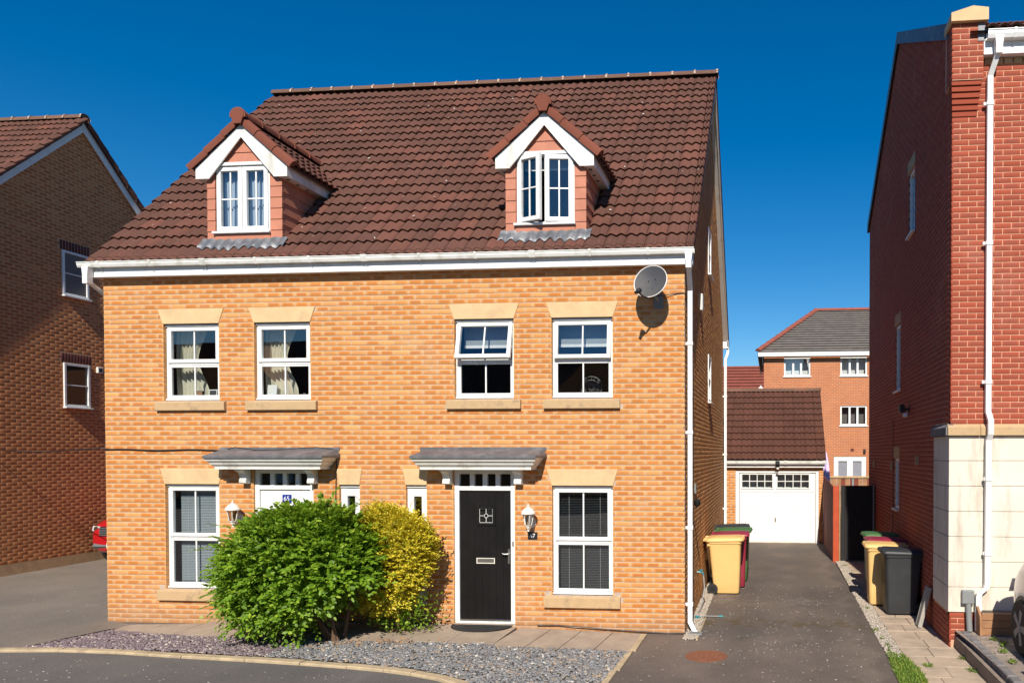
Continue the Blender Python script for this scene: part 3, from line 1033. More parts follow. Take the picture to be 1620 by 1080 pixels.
house = empty('semi_detached_house', (-4.56, 0, 0), 0, 'pair of buff brick semi-detached houses with brown tiled roof and two dormers', 'house')
W_GF = [(-8.13, -7.23), (-1.98, -1.06)]
W_FF = [(-8.13, -7.21), (-6.64, -5.73), (-3.465, -2.55), (-1.98, -1.06)]
THIN = [(-5.29, -4.96), (-4.235, -3.905)]
DOORS = [(-6.67, -5.70), (-3.49, -2.545)]
op = [(a, b, .54, 2.165) for a, b in W_GF] + [(a, b, 3.455, 4.64) for a, b in W_FF] + [(a, b, .42, 2.165) for a, b in THIN] + [(a, b, .085, 2.41) for a, b in DOORS]
wall = wall_sheet('wall', FRONT, -W, 0, -.25, 5.6, op, -.005, .125, 'mortar', house)
lint = []
for a, b in W_GF + THIN: lint.append((a, b, 2.165, 2.41, .075 if b - a > .5 else .04))
for a, b in W_FF: lint.append((a, b, 4.64, 4.87, .085))
def lop(q):
    a, b, z0, z1, s = q
    def f(z):
        if z0 - .01 < z < z1 + .012:
            t = max(0, min(1, (z - z0) / (z1 - z0)))
            return a - s * t + .012, b + s * t - .012
        return None
    return f
sl = [(a - .115, b + .115, .36, .54) for a, b in W_GF] + [(a - .115, b + .115, 3.30, 3.455) for a, b in W_FF]
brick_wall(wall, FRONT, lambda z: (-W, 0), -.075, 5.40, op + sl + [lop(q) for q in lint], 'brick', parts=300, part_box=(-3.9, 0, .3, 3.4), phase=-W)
for q in lint: lintel(house, FRONT, *q)
for q in sl: sill(house, FRONT, q[0] + .003, q[1] - .003, q[2] + .002, q[3])
# brick jambs of the openings
for (a, b, c, d) in op:
    mb = MB(FRONT)
    z = math.floor(c / .075) * .075
    while z < d:
        za, zb = max(c, z), min(d, z + .065)
        if zb > za:
            r2 = (random.random(), random.random())
            mb.box(a - .02, a + .0025, -.06, -.002, za, zb, r2)
            mb.box(b - .0025, b + .02, -.06, -.002, za, zb, r2)
        z += .075
    mb.build('jamb_bricks', 'brick', wall)

# flank, back and left walls
op_r = [(4.05, 4.65, 6.21, 7.13), (4.05, 4.65, 3.67, 4.61)]
gab = [(.02, 5.4), (.02, 5.55), (RIDGE, roof_z(RIDGE) - .12), (DEP, 5.55), (DEP, 5.4)]
fl = wall_sheet('flank_wall', RIGHT, .02, DEP, -.25, 5.4, op_r[1:], -.005, .12, 'mortar', house)
gw = MB(RIGHT)
gw.prism([(y, z) for y, z in gab], 'y', -.125, -.005)
gw.build('gable_wall', 'mortar', house)
def span_r(z):
    if z < 5.5: return (.004, DEP)
    u = max(.0, (z - 5.57) / TAN)
    return (u, DEP - u)
brick_wall(fl, RIGHT, span_r, -.075, roof_z(RIDGE) - .15, op_r, 'brick', phase=.1125)
for q in op_r:
    side_window(house, RIGHT, *q, n0=.02)
mb = MB()
mb.box(-W + .0, -W + .12, .13, DEP - .12, -.25, 5.4)
mb.prism([(y, z) for y, z in gab], 'x', -W + .001, -W + .121)
mb.box(-W, 0, DEP - .12, DEP, -.25, 5.45)
mb.build('rear_wall', 'brick_brown', house)
# rooms behind the glass
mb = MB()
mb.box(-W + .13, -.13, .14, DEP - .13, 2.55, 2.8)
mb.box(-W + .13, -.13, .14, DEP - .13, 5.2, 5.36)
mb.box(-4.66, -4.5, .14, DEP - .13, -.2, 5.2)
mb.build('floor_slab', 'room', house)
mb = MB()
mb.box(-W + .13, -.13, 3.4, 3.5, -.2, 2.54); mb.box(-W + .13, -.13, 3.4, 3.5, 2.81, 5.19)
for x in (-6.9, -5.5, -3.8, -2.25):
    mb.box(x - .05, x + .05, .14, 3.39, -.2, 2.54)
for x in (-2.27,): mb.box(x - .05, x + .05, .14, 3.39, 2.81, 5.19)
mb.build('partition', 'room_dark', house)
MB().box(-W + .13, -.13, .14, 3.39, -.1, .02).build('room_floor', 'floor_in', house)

# windows of the front
zmG, zmF = 1.335, 4.03
for a, b in W_GF: cottage_window(house, FRONT, a, b, .545, 2.165, zmG)
angs = [0, 0, R(13), R(5)]
for (a, b), an in zip(W_FF, angs): cottage_window(house, FRONT, a, b, 3.458, 4.64, zmF, an)
for a, b in THIN:
    fm = MB(FRONT)
    ring(fm, a + .004, b - .004, .424, 2.161, .10, -.05, -.115, wt=.17, wb=.14)
    fm.cbox(a + .006, b - .006, -.055, -.025, 2.125, 2.158, .004)
    t_ = fm.build('narrow_window', 'white', house)
    pane(t_, FRONT, a + .1, b - .1, .5, 2.0, -.08)

# doors
def front_door(x0, x1, z0, z1, black):
    fr = FRONT
    f = MB(fr)
    zt = 2.115
    f.cbox(x0 + .003, x0 + .075, -.10, -.03, z0, z1, .005)
    f.cbox(x1 - .075, x1 - .003, -.10, -.03, z0, z1, .005)
    f.cbox(x0 + .073, x1 - .073, -.098, -.032, zt - .03, zt + .035, .005)
    f.cbox(x0 + .073, x1 - .073, -.098, -.032, z1 - .075, z1 - .002, .005)
    f.cbox(x0 + .073, x1 - .073, -.098, -.02, z0, z0 + .03, .004)
    d = f.build('front_door', 'white', house)
    n_l = 4
    xs = np.linspace(x0 + .075, x1 - .075, n_l + 1)
    for x in xs[1:-1]:
        MB(fr).cbox(x - .034, x + .034, -.096, -.034, zt + .033, z1 - .073, .005).build('transom_mullion', 'white', d)
    for a, b in zip(xs[:-1], xs[1:]):
        pane(d, fr, a + .01, b - .01, zt + .03, z1 - .07, -.07)
    lx0, lx1, lz0, lz1 = x0 + .077, x1 - .077, z0 + .055, zt - .032
    wx0, wx1, wz0, wz1 = -3.155, -2.955, 1.6, 1.815
    m = 'door_black' if black else 'white'
    L = MB(fr)
    if black:
        cx = (lx0 + lx1) / 2
        wx0, wx1 = cx - .105 + .01, cx + .105 + .01
        cells = sheet_cells([lx0, lx1], [lz0, lz1], [(wx0, wx1, wz0, wz1)])
        for (a, b, c, e_) in cells: L.quad((a, -.062, c), (b, -.062, c), (b, -.062, e_), (a, -.062, e_))
        L.box(lx0, lx1, -.098, -.09, lz0, lz1)
        leaf = L.build('door_leaf', m, d)
        # vertical boards, proud with grooves between them
        k = 7
        bx = np.linspace(lx0 + .012, lx1 - .012, k + 1)
        for a, b in zip(bx[:-1], bx[1:]):
            for (c, e_) in ((lz0 + .01, lz1 - .01),):
                if b > wx0 - .04 and a < wx1 + .04:
                    MB(fr).cbox(a + .002, b - .002, -.064, -.058, lz0 + .01, wz0 - .045, .002).build('door_board', m, d)
                    MB(fr).cbox(a + .002, b - .002, -.064, -.058, wz1 + .045, lz1 - .01, .002).build('door_board', m, d)
                else:
                    MB(fr).cbox(a + .002, b - .002, -.064, -.058, lz0 + .01, lz1 - .01, .002).build('door_board', m, d)
        ring(MB(fr), wx0 - .045, wx1 + .045, wz0 - .045, wz1 + .045, .047, -.045, -.066).build('door_light_frame', m, d)
        pane(d, fr, wx0, wx1, wz0, wz1, -.06, 'glass_dark')
        lead = MB(fr)
        mx, mz = (wx0 + wx1) / 2, (wz0 + wz1) / 2
        def strip(a, b, w_=.0035):
            dx, dz = b[0] - a[0], b[1] - a[1]
            l = math.hypot(dx, dz); px_, pz_ = -dz / l * w_, dx / l * w_
            lead.add([(a[0] + px_, -.0575, a[1] + pz_), (b[0] + px_, -.0575, b[1] + pz_), (b[0] - px_, -.0575, b[1] - pz_), (a[0] - px_, -.0575, a[1] - pz_)], [(0, 1, 2, 3)])
        q = .038
        strip((wx0, mz), (mx - q, mz)); strip((mx + q, mz), (wx1, mz)); strip((mx, wz0), (mx, mz - q)); strip((mx, mz + q), (mx, wz1))
        dia = [(mx - q, mz), (mx, mz + q), (mx + q, mz), (mx, mz - q)]
        for i in range(4): strip(dia[i], dia[(i + 1) % 4])
        for a, b in (((wx0, wz0 + .004), (wx1, wz0 + .004)), ((wx0, wz1 - .004), (wx1, wz1 - .004)), ((wx0 + .004, wz0), (wx0 + .004, wz1)), ((wx1 - .004, wz0), (wx1 - .004, wz1))): strip(a, b)
        lead.build('lead_came', 'white', d)
        # letter plate
        ring(MB(fr), cx - .14, cx + .145, .985, 1.075, .014, -.045, -.06).build('letter_plate', 'lamp_white', d)
        MB(fr).cbox(cx - .125, cx + .13, -.058, -.05, 1.0, 1.06, .003).build('letter_flap', 'chrome', d)
        # lever handle
        h = MB(fr)
        h.cbox(lx1 - .052, lx1 - .018, -.06, -.046, .985, 1.215, .006)
        h.tube([(lx1 - .036, -.046, 1.14), (lx1 - .036, -.012, 1.14)], .009, 8)
        h.tube([(lx1 - .036, -.014, 1.14), (lx1 - .09, -.006, 1.138), (lx1 - .125, -.01, 1.15)], .008, 8)
        h.build('door_handle', 'chrome', d, smooth=True)
        MB(fr).cbox(lx0, lx1, -.066, -.04, z0 + .03, z0 + .06, .004).build('weather_bar', 'chrome', d)
        MB(fr).cbox(x1 - .05, x1 - .028, -.03, -.022, 1.25, 1.33, .003).build('door_bell', 'chrome', d)
    else:
        L.cbox(lx0, lx1, -.09, -.06, lz0, lz1, .003)
        L.build('door_leaf', m, d)
        for (a, b, c, e_) in ((lx0 + .11, lx1 - .11, 1.15, 1.75), (lx0 + .11, lx1 - .11, .3, .95)):
            ring(MB(fr), a, b, c, e_, .03, -.052, -.062).build('door_panel', m, d)
    return d
front_door(*DOORS[1], .09, 2.41, True)
front_door(*DOORS[0], .09, 2.41, False)

# canopies over the doors
def canopy(cx):
    hw = .98
    t = MB()
    # lead top, hipped, with drip edge
    zt, ze = 2.705, 2.605
    p = .40
    b0, b1, f0, f1 = cx - hw, cx + hw, cx - hw + .03, cx + hw - .05
    V = [(b0 + .06, -.004, zt), (b1 - .06, -.004, zt), (f1 - .10, -p + .16, zt - .035), (f0 + .10, -p + .16, zt - .035),
         (b0, -.004, ze + .02), (b1, -.004, ze + .02), (f1, -p, ze), (f0, -p, ze),
         (b0, -.004, ze - .02), (b1, -.004, ze - .02), (f1, -p, ze - .028), (f0, -p, ze - .028)]
    F = [(3, 2, 1, 0), (7, 6, 2, 3), (6, 5, 1, 2), (4, 7, 3, 0), (11, 10, 6, 7), (10, 9, 5, 6), (8, 11, 7, 4), (8, 9, 10, 11)]
    t.add(V, F)
    c = t.build('canopy', 'lead', house)
    # moulded cornice: stacked profile, mitred at the corners
    prof = [(.385, 2.578), (.37, 2.562), (.358, 2.53), (.33, 2.512), (.312, 2.475), (.285, 2.452), (.275, 2.438), (.272, 2.405), (.0, 2.405)]
    rings = []
    V = []
    for d, z in prof[:-1]:
        s_ = .385 - d
        V += [(b0 + .02 + s_, -.004, z), (b0 + .02 + s_, -d, z), (b1 - .045 - s_, -d, z), (b1 - .045 - s_, -.004, z)]
    F = []
    for i in range(len(prof) - 2):
        for k in range(3):
            F.append((i * 4 + k, (i + 1) * 4 + k, (i + 1) * 4 + k + 1, i * 4 + k + 1))
    last = (len(prof) - 2) * 4
    F.append((last, last + 3, last + 2, last + 1))
    MB().add(V, F).build('cornice', 'white_dirty', c)
    for sx in (-.565, .525):
        x = cx + sx + .04
        q = [(-.004, 2.405), (-.215, 2.405), (-.215, 2.378), (-.17, 2.37), (-.125, 2.335), (-.105, 2.29), (-.10, 2.25), (-.115, 2.235), (-.115, 2.195), (-.085, 2.18), (-.004, 2.18)]
        MB().prism(q, 'x', x - .055, x + .055).build('bracket', 'white_dirty', c)
    MB().box(cx - hw + .01, cx + hw - .01, -.012, -.001, zt - .02, zt + .03).build('lead_flashing', 'lead', c)
    return c
canopy(-3.03)
canopy(-6.24)

# ---- roof
roof = MB()
rx0, rx1 = -W - .15, .15
cosr = 1 / math.hypot(1, TAN); sinr = TAN * cosr
DORM = [(-6.85, (-7.31 + -6.45) / 2, 0), (-2.09, (-2.54 + -1.65) / 2, 1)]
us = [rx0, rx1]; holes = []
for cx, _, _ in DORM: holes.append((cx - .56, cx + .56, .22, 1.3))
def rp(x, y, dz): return (x, y, roof_z(y) - dz)
for (a, b, c, d) in sheet_cells([rx0, rx1], [-.12, RIDGE], holes):
    roof.quad(rp(a, c, .03), rp(b, c, .03), rp(b, d, .03), rp(a, d, .03))
    roof.quad(rp(a, c, .10), rp(a, d, .10), rp(b, d, .10), rp(b, c, .10))
zr = roof_z(RIDGE)
roof.quad((rx0, RIDGE, zr - .03), (rx1, RIDGE, zr - .03), (rx1, (2 * RIDGE + .2), RZ - .03), (rx0, (2 * RIDGE + .2), RZ - .03))
roof.quad((rx0, RIDGE, zr - .10), (rx1, RIDGE, zr - .10), (rx1, (2 * RIDGE + .2), RZ - .10), (rx0, (2 * RIDGE + .2), RZ - .10))
for x in (rx0, rx1):
    roof.quad(rp(x, -.12, .1), rp(x, -.12, .0), rp(x, RIDGE, .0), rp(x, RIDGE, .1))
    roof.quad((x, RIDGE, zr - .1), (x, RIDGE, zr), (x, (2 * RIDGE + .2), RZ), (x, (2 * RIDGE + .2), 5.48))
roof.quad(rp(rx0, -.12, .1), rp(rx1, -.12, .1), rp(rx1, -.12, .03), rp(rx0, -.12, .03))
roof = roof.build('roof', 'tile', house)
GA = .296
s_first = .055
O = Vector((rx0, -.2 + s_first * cosr, RZ + s_first * sinr))
def keep_main(u, s):
    y = O.y + s * cosr; x = rx0 + u
    for cx, _, _ in DORM:
        if abs(x - cx) < .58 and .14 < y < 1.45: return False
    return y < RIDGE + .02
roof_tiles(roof, O, (1, 0, 0), (0, cosr, sinr), rx1 - rx0, 22, GA, 'tile', keep_main, parts=300, s_list=[0.0] + [.085 + GA * k for k in range(21)])
O2 = Vector((rx1, (2 * RIDGE + .2), RZ))
roof_tiles(roof, O2, (-1, 0, 0), (0, -cosr, sinr), rx1 - rx0, 21, GA, 'tile', lambda u, s: (2 * RIDGE + .2) - s * cosr > RIDGE)
ridge_tiles(roof, (rx0 - .01, RIDGE, zr - .005), (rx1 + .02, RIDGE, zr - .005), .115, 'ridge', 21, joints='mortar')
# verge boards, soffits
for x0, x1, sx in ((.0, rx1 - .03, 1), (-W, rx0 + .03, -1)):
    a, b = min(x0, x1), max(x0, x1)
    q = [(-.12, roof_z(-.12) - .12), (RIDGE, zr - .12), ((2 * RIDGE + .12), RZ - .12 + .08 * TAN), ((2 * RIDGE + .12), 5.40), (DEP, 5.40), (DEP, 5.56), (RIDGE, zr - .3), (.0, 5.50), (.0, 5.36), (-.12, 5.36)]
    xo = x1 if sx > 0 else x1
    V = [(xo - .012, y, z) for y, z in q] + [(xo + .012, y, z) for y, z in q]
    n = len(q)
    F = [(0, 1, 6, 7, 8, 9)[::-1], (1, 2, 3, 4, 5, 6)[::-1], tuple(n + i for i in (0, 1, 6, 7, 8, 9)), tuple(n + i for i in (1, 2, 3, 4, 5, 6))] + [(i, (i + 1) % n, n + (i + 1) % n, n + i) for i in range(n)]
    MB().add(V, F).build('bargeboard', 'white_dirty', roof)
    mb = MB()
    mb.quad((a, 0, 5.56), (b, 0, 5.56), (b, RIDGE, zr - .22), (a, RIDGE, zr - .22))
    mb.quad((a, RIDGE, zr - .22), (b, RIDGE, zr - .22), (b, DEP, 5.56), (a, DEP, 5.56))
    mb.build('verge_soffit', 'white_dirty', roof)
# eaves: fascia, soffit, gutter
MB(FRONT).cbox(rx0 + .03, rx1 - .03, .113, .135, 5.352, 5.535, .004).build('fascia', 'white', house)
MB(FRONT).box(rx0 + .03, rx1 - .03, -.0, .113, 5.362, 5.38).build('soffit', 'white', house)
gutter(house, FRONT, rx0 - .08, rx1 + .01, 5.572, .137, .088)
MB().box(rx0, rx1 - .01, DEP, (2 * RIDGE + .13), 5.36, 5.54).build('rear_fascia', 'white', house)
# downpipes
px_, py_ = .07, .12
pipe(house, [(.085, -.195, 5.50), (.085, -.195, 5.30), (.072, .11, 5.02), (.072, .11, .16), (.14, .05, .05), (.16, .0, .045)], .034, clips=[((.072, .11, z), (-.06, 0)) for z in (4.25, 2.95, 1.55, .42)])
MB().prism([(-.055, 5.50), (.055, 5.50), (.04, 5.36), (.04, 5.28), (-.04, 5.28), (-.04, 5.36)], 'y', -.25, -.15).xf(lambda p: (p.x + .085, p.y, p.z)).build('rainwater_outlet', 'white', house)
pipe(house, [(-9.19, -.195, 5.48), (-9.19, -.195, 5.28), (-9.19, .34, 5.02), (-9.19, .34, .1)], .034)
MB().prism([(-.055, 5.50), (.055, 5.50), (.04, 5.36), (.04, 5.24), (-.04, 5.24), (-.04, 5.36)], 'y', -.25, -.15).xf(lambda p: (p.x - 9.19, p.y, p.z)).build('rainwater_outlet', 'white', house)
pipe(house, [(.12, (2 * RIDGE + .08), 5.36), (.12, (2 * RIDGE + .08), 5.25), (.07, 8.6, 5.05), (.07, 8.6, .15)], .034, clips=[((.07, 8.6, z), (-.06, 0)) for z in (4.1, 2.6, 1.2)])

# ---- dormers
def dormer(cx, wc, idx):
    yf, hw = .12, .605
    zb, ze, za = 5.88, 6.95, 7.74
    sl_ = .872
    wx0, wx1, wz0, wz1 = wc - .44, wc + .44, 6.06, 7.11
    DF = Fr((0, yf, 0), 0)
    core = MB(DF)
    def ztop(u): return za - abs(u - cx) * sl_ - .04
    for (a, b, c, d) in sheet_cells([cx - hw + .012, cx + hw - .012], [zb - .1, 7.2], [(wx0, wx1, wz0, wz1)]):
        core.quad((a, -.02, c), (b, -.02, c), (b, -.02, d), (a, -.02, d))
    core.prism([(cx - hw + .012, 7.2), (cx + hw - .012, 7.2), (cx, za - .05)], 'y', -.03, -.02)
    for sx in (-1, 1):
        x = cx + sx * (hw - .012)
        yb = (ze + .1 - RZ) / TAN - .2
        core.fr = None
        core.v = [tuple(p) for p in core.v]
    d_v = DF.pts(np.array(core.v)).tolist()
    core.v = [tuple(p) for p in d_v]
    for sx in (-1, 1):
        x = cx + sx * (hw - .012)
        yb = (ze + .12 - RZ) / TAN - .2
        core.add([(x, yf + .02, zb - .1), (x, yf + .02, ze + .12), (x, yb, ze + .12)], [(0, 1, 2)])
        core.add([(x - sx * .03, yf + .02, zb - .1), (x - sx * .03, yf + .02, ze + .12), (x - sx * .03, yb, ze + .12)], [(0, 1, 2)])
    dm = core.build('dormer', 'cladding', house)
    # roof of the dormer
    rf = MB()
    hr = .79
    yF = .035
    def zr_(q): return za - q * sl_
    def yback(z): return (z - RZ) / TAN - .2 + .08
    for sx in (-1, 1):
        for dz in (0, -.05):
            rf.quad((cx, yF + .02, za + dz), (cx + sx * hr, yF + .02, zr_(hr) + dz), (cx + sx * hr, yback(zr_(hr)), zr_(hr) + dz), (cx, yback(za), za + dz))
        rf.quad((cx + sx * hr, yF + .02, zr_(hr)), (cx + sx * hr, yF + .02, zr_(hr) - .05), (cx + sx * hr, yback(zr_(hr)), zr_(hr) - .05), (cx + sx * hr, yback(zr_(hr)), zr_(hr)))
        rf.quad((cx, yF + .02, za), (cx, yF + .02, za - .05), (cx + sx * hr, yF + .02, zr_(hr) - .05), (cx + sx * hr, yF + .02, zr_(hr)))
    rf.build('dormer_roof', 'tile', dm)
    # tiles, one mesh per tile
    q = 1 / math.hypot(1, sl_)
    slope = hr / q
    g = .268
    Wd = 2.02
    mats = []
    for sx in (-1, 1):
        ud = Vector((0, 1, 0)) if sx > 0 else Vector((0, -1, 0))
        sd_ = Vector((-sx * q, 0, sl_ * q))
        nn = ud.cross(sd_)
        rot = Matrix((ud, sd_, nn)).transposed().to_euler()
        for r_ in range(4):
            s = r_ * g - .03
            for k in range(7):
                u = k * .3
                y = yF + .05 + u if sx > 0 else yF + .05 + u + .3
                yc = yF + .05 + u + .15
                zc = zr_(hr) + (s + g / 2) * sl_ * q
                if yc > yback(zc) + .12: continue
                me = random.choice(DTILE)
                o = bpy.data.objects.new('tile', me)
                o.location = Vector((cx + sx * hr, y, zr_(hr))) + sd_ * s
                o.rotation_euler = rot
                link(o, dm)
        # verge tiles along the front edge: curved terracotta caps
        for k in range(3):
            s0 = -.05 + k * .375
            mb = MB()
            P = []
            for (ss, ex) in ((s0, .012), (s0 + .385, 0)):
                for (yy, hh) in ((yF - .025, -.045), (yF - .035, .0), (yF - .03, .05), (yF - .0, .078), (yF + .06, .084), (yF + .11, .06)):
                    p = Vector((cx + sx * hr, yy - ex, zr_(hr))) + sd_ * ss + nn * (hh + ex * .8)
                    P.append(p)
            F = [(i, i + 1, 6 + i + 1, 6 + i) for i in range(5)] + [(0, 1, 2, 3, 4, 5), (11, 10, 9, 8, 7, 6)]
            mb.add(P, F, (random.random(), random.random() * .7)).build('verge_tile', 'verge', dm, smooth=True)
        # barge board with box end
        z_e = zr_(.745) - .055
        pts = [(cx, za - .055), (cx + sx * .745, z_e), (cx + sx * .745, 6.87), (cx + sx * .53, 6.87), (cx, 7.49)]
        if sx < 0: pts = pts[::-1]
        MB().prism(pts, 'y', .04, .062).build('bargeboard', 'white_dirty', dm)
        yb = yback(z_e)
        x = cx + sx * .734
        MB().add([(x - .011, .062, 6.87), (x - .011, .062, z_e + .03), (x - .011, yb, z_e + .03), (x - .011, yb - .12, 6.87), (x + .011, .062, 6.87), (x + .011, .062, z_e + .03), (x + .011, yb, z_e + .03), (x + .011, yb - .12, 6.87)],
                 [(0, 1, 2, 3), (7, 6, 5, 4), (0, 4, 5, 1), (1, 5, 6, 2), (2, 6, 7, 3), (3, 7, 4, 0)]).build('dormer_fascia', 'white_dirty', dm)
        a, b = sorted((cx + sx * (hw - .02), cx + sx * .725))
        so = MB().box(a, b, .062, yb - .1, 6.872, 6.886).build('dormer_soffit', 'white_dirty', dm)
        for k in range(3):
            MB().lathe([(.028, -.003), (.028, .001)], ((a + b) / 2, .2 + .24 * k, 6.871), 12).build('soffit_vent', 'black', dm)
        # cheek boards
        z = zb
        bh = .168
        for k in range(7):
            z0 = zb - .05 + k * bh; z1 = min(z0 + bh + .012, 6.88)
            if z1 - z0 < .04: break
            ya = yf + .004
            y0, y1 = (z0 - RZ) / TAN - .2 + .12, (z1 - RZ) / TAN - .2 + .12
            xi = cx + sx * (hw - .012); xb = cx + sx * (hw + .010); xt = cx + sx * (hw - .004)
            V = [(xb, ya, z0), (xb, y0, z0), (xt, y1, z1), (xt, ya, z1), (xi, ya, z0), (xi, y0, z0), (xi, y1, z1), (xi, ya, z1)]
            MB().add(V, [(0, 1, 2, 3), (7, 6, 5, 4), (0, 4, 5, 1), (0, 3, 7, 4), (1, 5, 6, 2), (2, 6, 7, 3)]).build('cladding_board', 'cladding', dm)
    # front boards
    bh = .168
    for sx in (-1, 1):
        xo = cx + sx * (hw + .008)
        xi = wx0 - .012 if sx < 0 else wx1 + .012
        a, b = sorted((xo, xi))
        for k in range(7):
            z0 = zb + .03 + k * bh; z1 = min(z0 + bh + .012, 7.06)
            V = [(a, -.012 + .028, z0), (b, .016, z0), (b, .004, z1), (a, .004, z1), (a, -.018, z0), (b, -.018, z0), (b, -.018, z1), (a, -.018, z1)]
            MB(DF).add(V, [(3, 2, 1, 0), (4, 5, 6, 7), (0, 1, 5, 4), (1, 2, 6, 5), (2, 3, 7, 6), (3, 0, 4, 7)]).build('cladding_board', 'cladding', dm)
    MB(DF).cbox(wx0 - .01, wx1 + .01, -.018, .02, zb + .04, wz0 - .035, .004).build('cladding_board', 'cladding', dm)
    MB(DF).cbox(wx0 - .01, wx1 + .01, -.018, .012, zb - .03, zb + .045, .004).build('cladding_board', 'cladding', dm)
    z0 = 7.125
    for hgt in (.155, .155, .155, .155):
        z1 = z0 + hgt + .012
        def hwid(z): return max(.004, min(hw + .01, (za - .06 - z) / sl_))
        if hwid(z0) < .03: break
        u0, u1 = hwid(z0), hwid(z1)
        V = [(cx - u0, .018, z0), (cx + u0, .018, z0), (cx + u1, .004, z1), (cx - u1, .004, z1), (cx - u0, -.018, z0), (cx + u0, -.018, z0), (cx + u1, -.018, z1), (cx - u1, -.018, z1)]
        MB(DF).add(V, [(3, 2, 1, 0), (4, 5, 6, 7), (0, 1, 5, 4), (1, 2, 6, 5), (2, 3, 7, 6), (3, 0, 4, 7)]).build('cladding_board', 'cladding', dm)
        z0 += hgt
    # dormer window with its casements and panes
    fm = MB(DF)
    n0 = .0
    ring(fm, wx0, wx1, wz0, wz1, .03, n0, n0 - .07, wt=.05, wb=.035)
    xm = (wx0 + wx1) / 2
    fm.cbox(xm - .018, xm + .018, n0 - .06, n0 - .004, wz0 + .03, wz1 - .04, .003)
    fm.cbox(wx0 - .012, wx1 + .012, n0 - .012, n0 + .045, wz1 - .038, wz1 + .014, .004)
    fm.cbox(wx0 - .035, wx1 + .022, n0 - .012, n0 + .065, wz0 - .028, wz0 + .006, .004)
    fm.build('window_frame', 'white', dm)
    for k, (a, b) in enumerate(((wx0 + .022, xm - .004), (xm + .004, wx1 - .022))):
        fn = None
        if idx and k == 0: fn = sided(n0, a, R(22), True)
        elif idx: fn = sided(n0, b, R(7), False)
        glazed(dm, DF, a, b, wz0 + .02, wz1 - .046, n0 + .006, 1, 1, .066, fn, 'casement', .016)
    # lead apron over the tiles below
    nw = 130
    V = []; F = []
    for i in range(nw + 1):
        x = cx - hw - .09 + (2 * hw + .18) * i / nw
        ph_ = ((x - rx0) % .15) / .15
        wv = .036 * (.5 - .5 * math.cos(2 * math.pi * ph_)) ** .8
        q_ = .02 * math.sin(i * .11) + .012 * math.sin(i * .37)
        for (y, dn, kw) in ((yf - .012, .092, .2), (yf - .03, .072, .45), (yf - .07, .064, .6), (yf - .13 + q_ * .7, .058, .7), (yf - .132 + q_ * .7, .036, .9)):
            V.append((x, y - sinr * (dn + wv * kw) * .0, roof_z(y) + (dn + wv * kw) / cosr))
    for i in range(nw):
        for j in range(4):
            F.append((i * 5 + j, i * 5 + j + 1, (i + 1) * 5 + j + 1, (i + 1) * 5 + j))
    MB().add(V, F).build('lead_apron', 'lead', dm, smooth=True)
    ridge_tiles(dm, (cx, yback(za) - .02, za + .045), (cx, yF - .06, za + .045), .115, 'verge', 5, flat=1.0)
    mb = MB()
    K = 10
    pts = [(cx + .105 * math.cos(math.pi * k / K), za + .05 + .105 * math.sin(math.pi * k / K)) for k in range(K + 1)] + [(cx - .06, za - .075), (cx + .06, za - .075)]
    mb.prism(pts, 'y', yF - .075, yF - .05, (.5, .3)).build('ridge_end_cap', 'verge', dm)
    return dm
DTILE = []
for _ in range(10):
    r2 = rng.random((1, 2))
    DTILE.append(np_mesh('tile', TV * np.array([1, .92, 1]), TF, 'tile', None, np.repeat(r2, len(TF) * 4, axis=0)))
for a_, b_, c_ in DORM: dormer(a_, b_, c_)

# ================================================================== ground
def inside(poly, X, Y):
    c = np.zeros(len(X), bool)
    n = len(poly)
    for i in range(n):
        (x0, y0), (x1, y1) = poly[i], poly[(i + 1) % n]
        if y0 == y1: continue
        k = ((y0 > Y) != (y1 > Y)) & (X < (x1 - x0) * (Y - y0) / (y1 - y0) + x0)
        c ^= k
    return c

def scatter(poly, n):
    P = np.array(poly)
    lo, hi = P.min(0), P.max(0)
    out = []
    tot = 0
    while tot < n:
        q = rng.random((n * 2, 2)) * (hi - lo) + lo
        q = q[inside(poly, q[:, 0], q[:, 1])]
        out.append(q); tot += len(q)
    return np.concatenate(out)[:n]

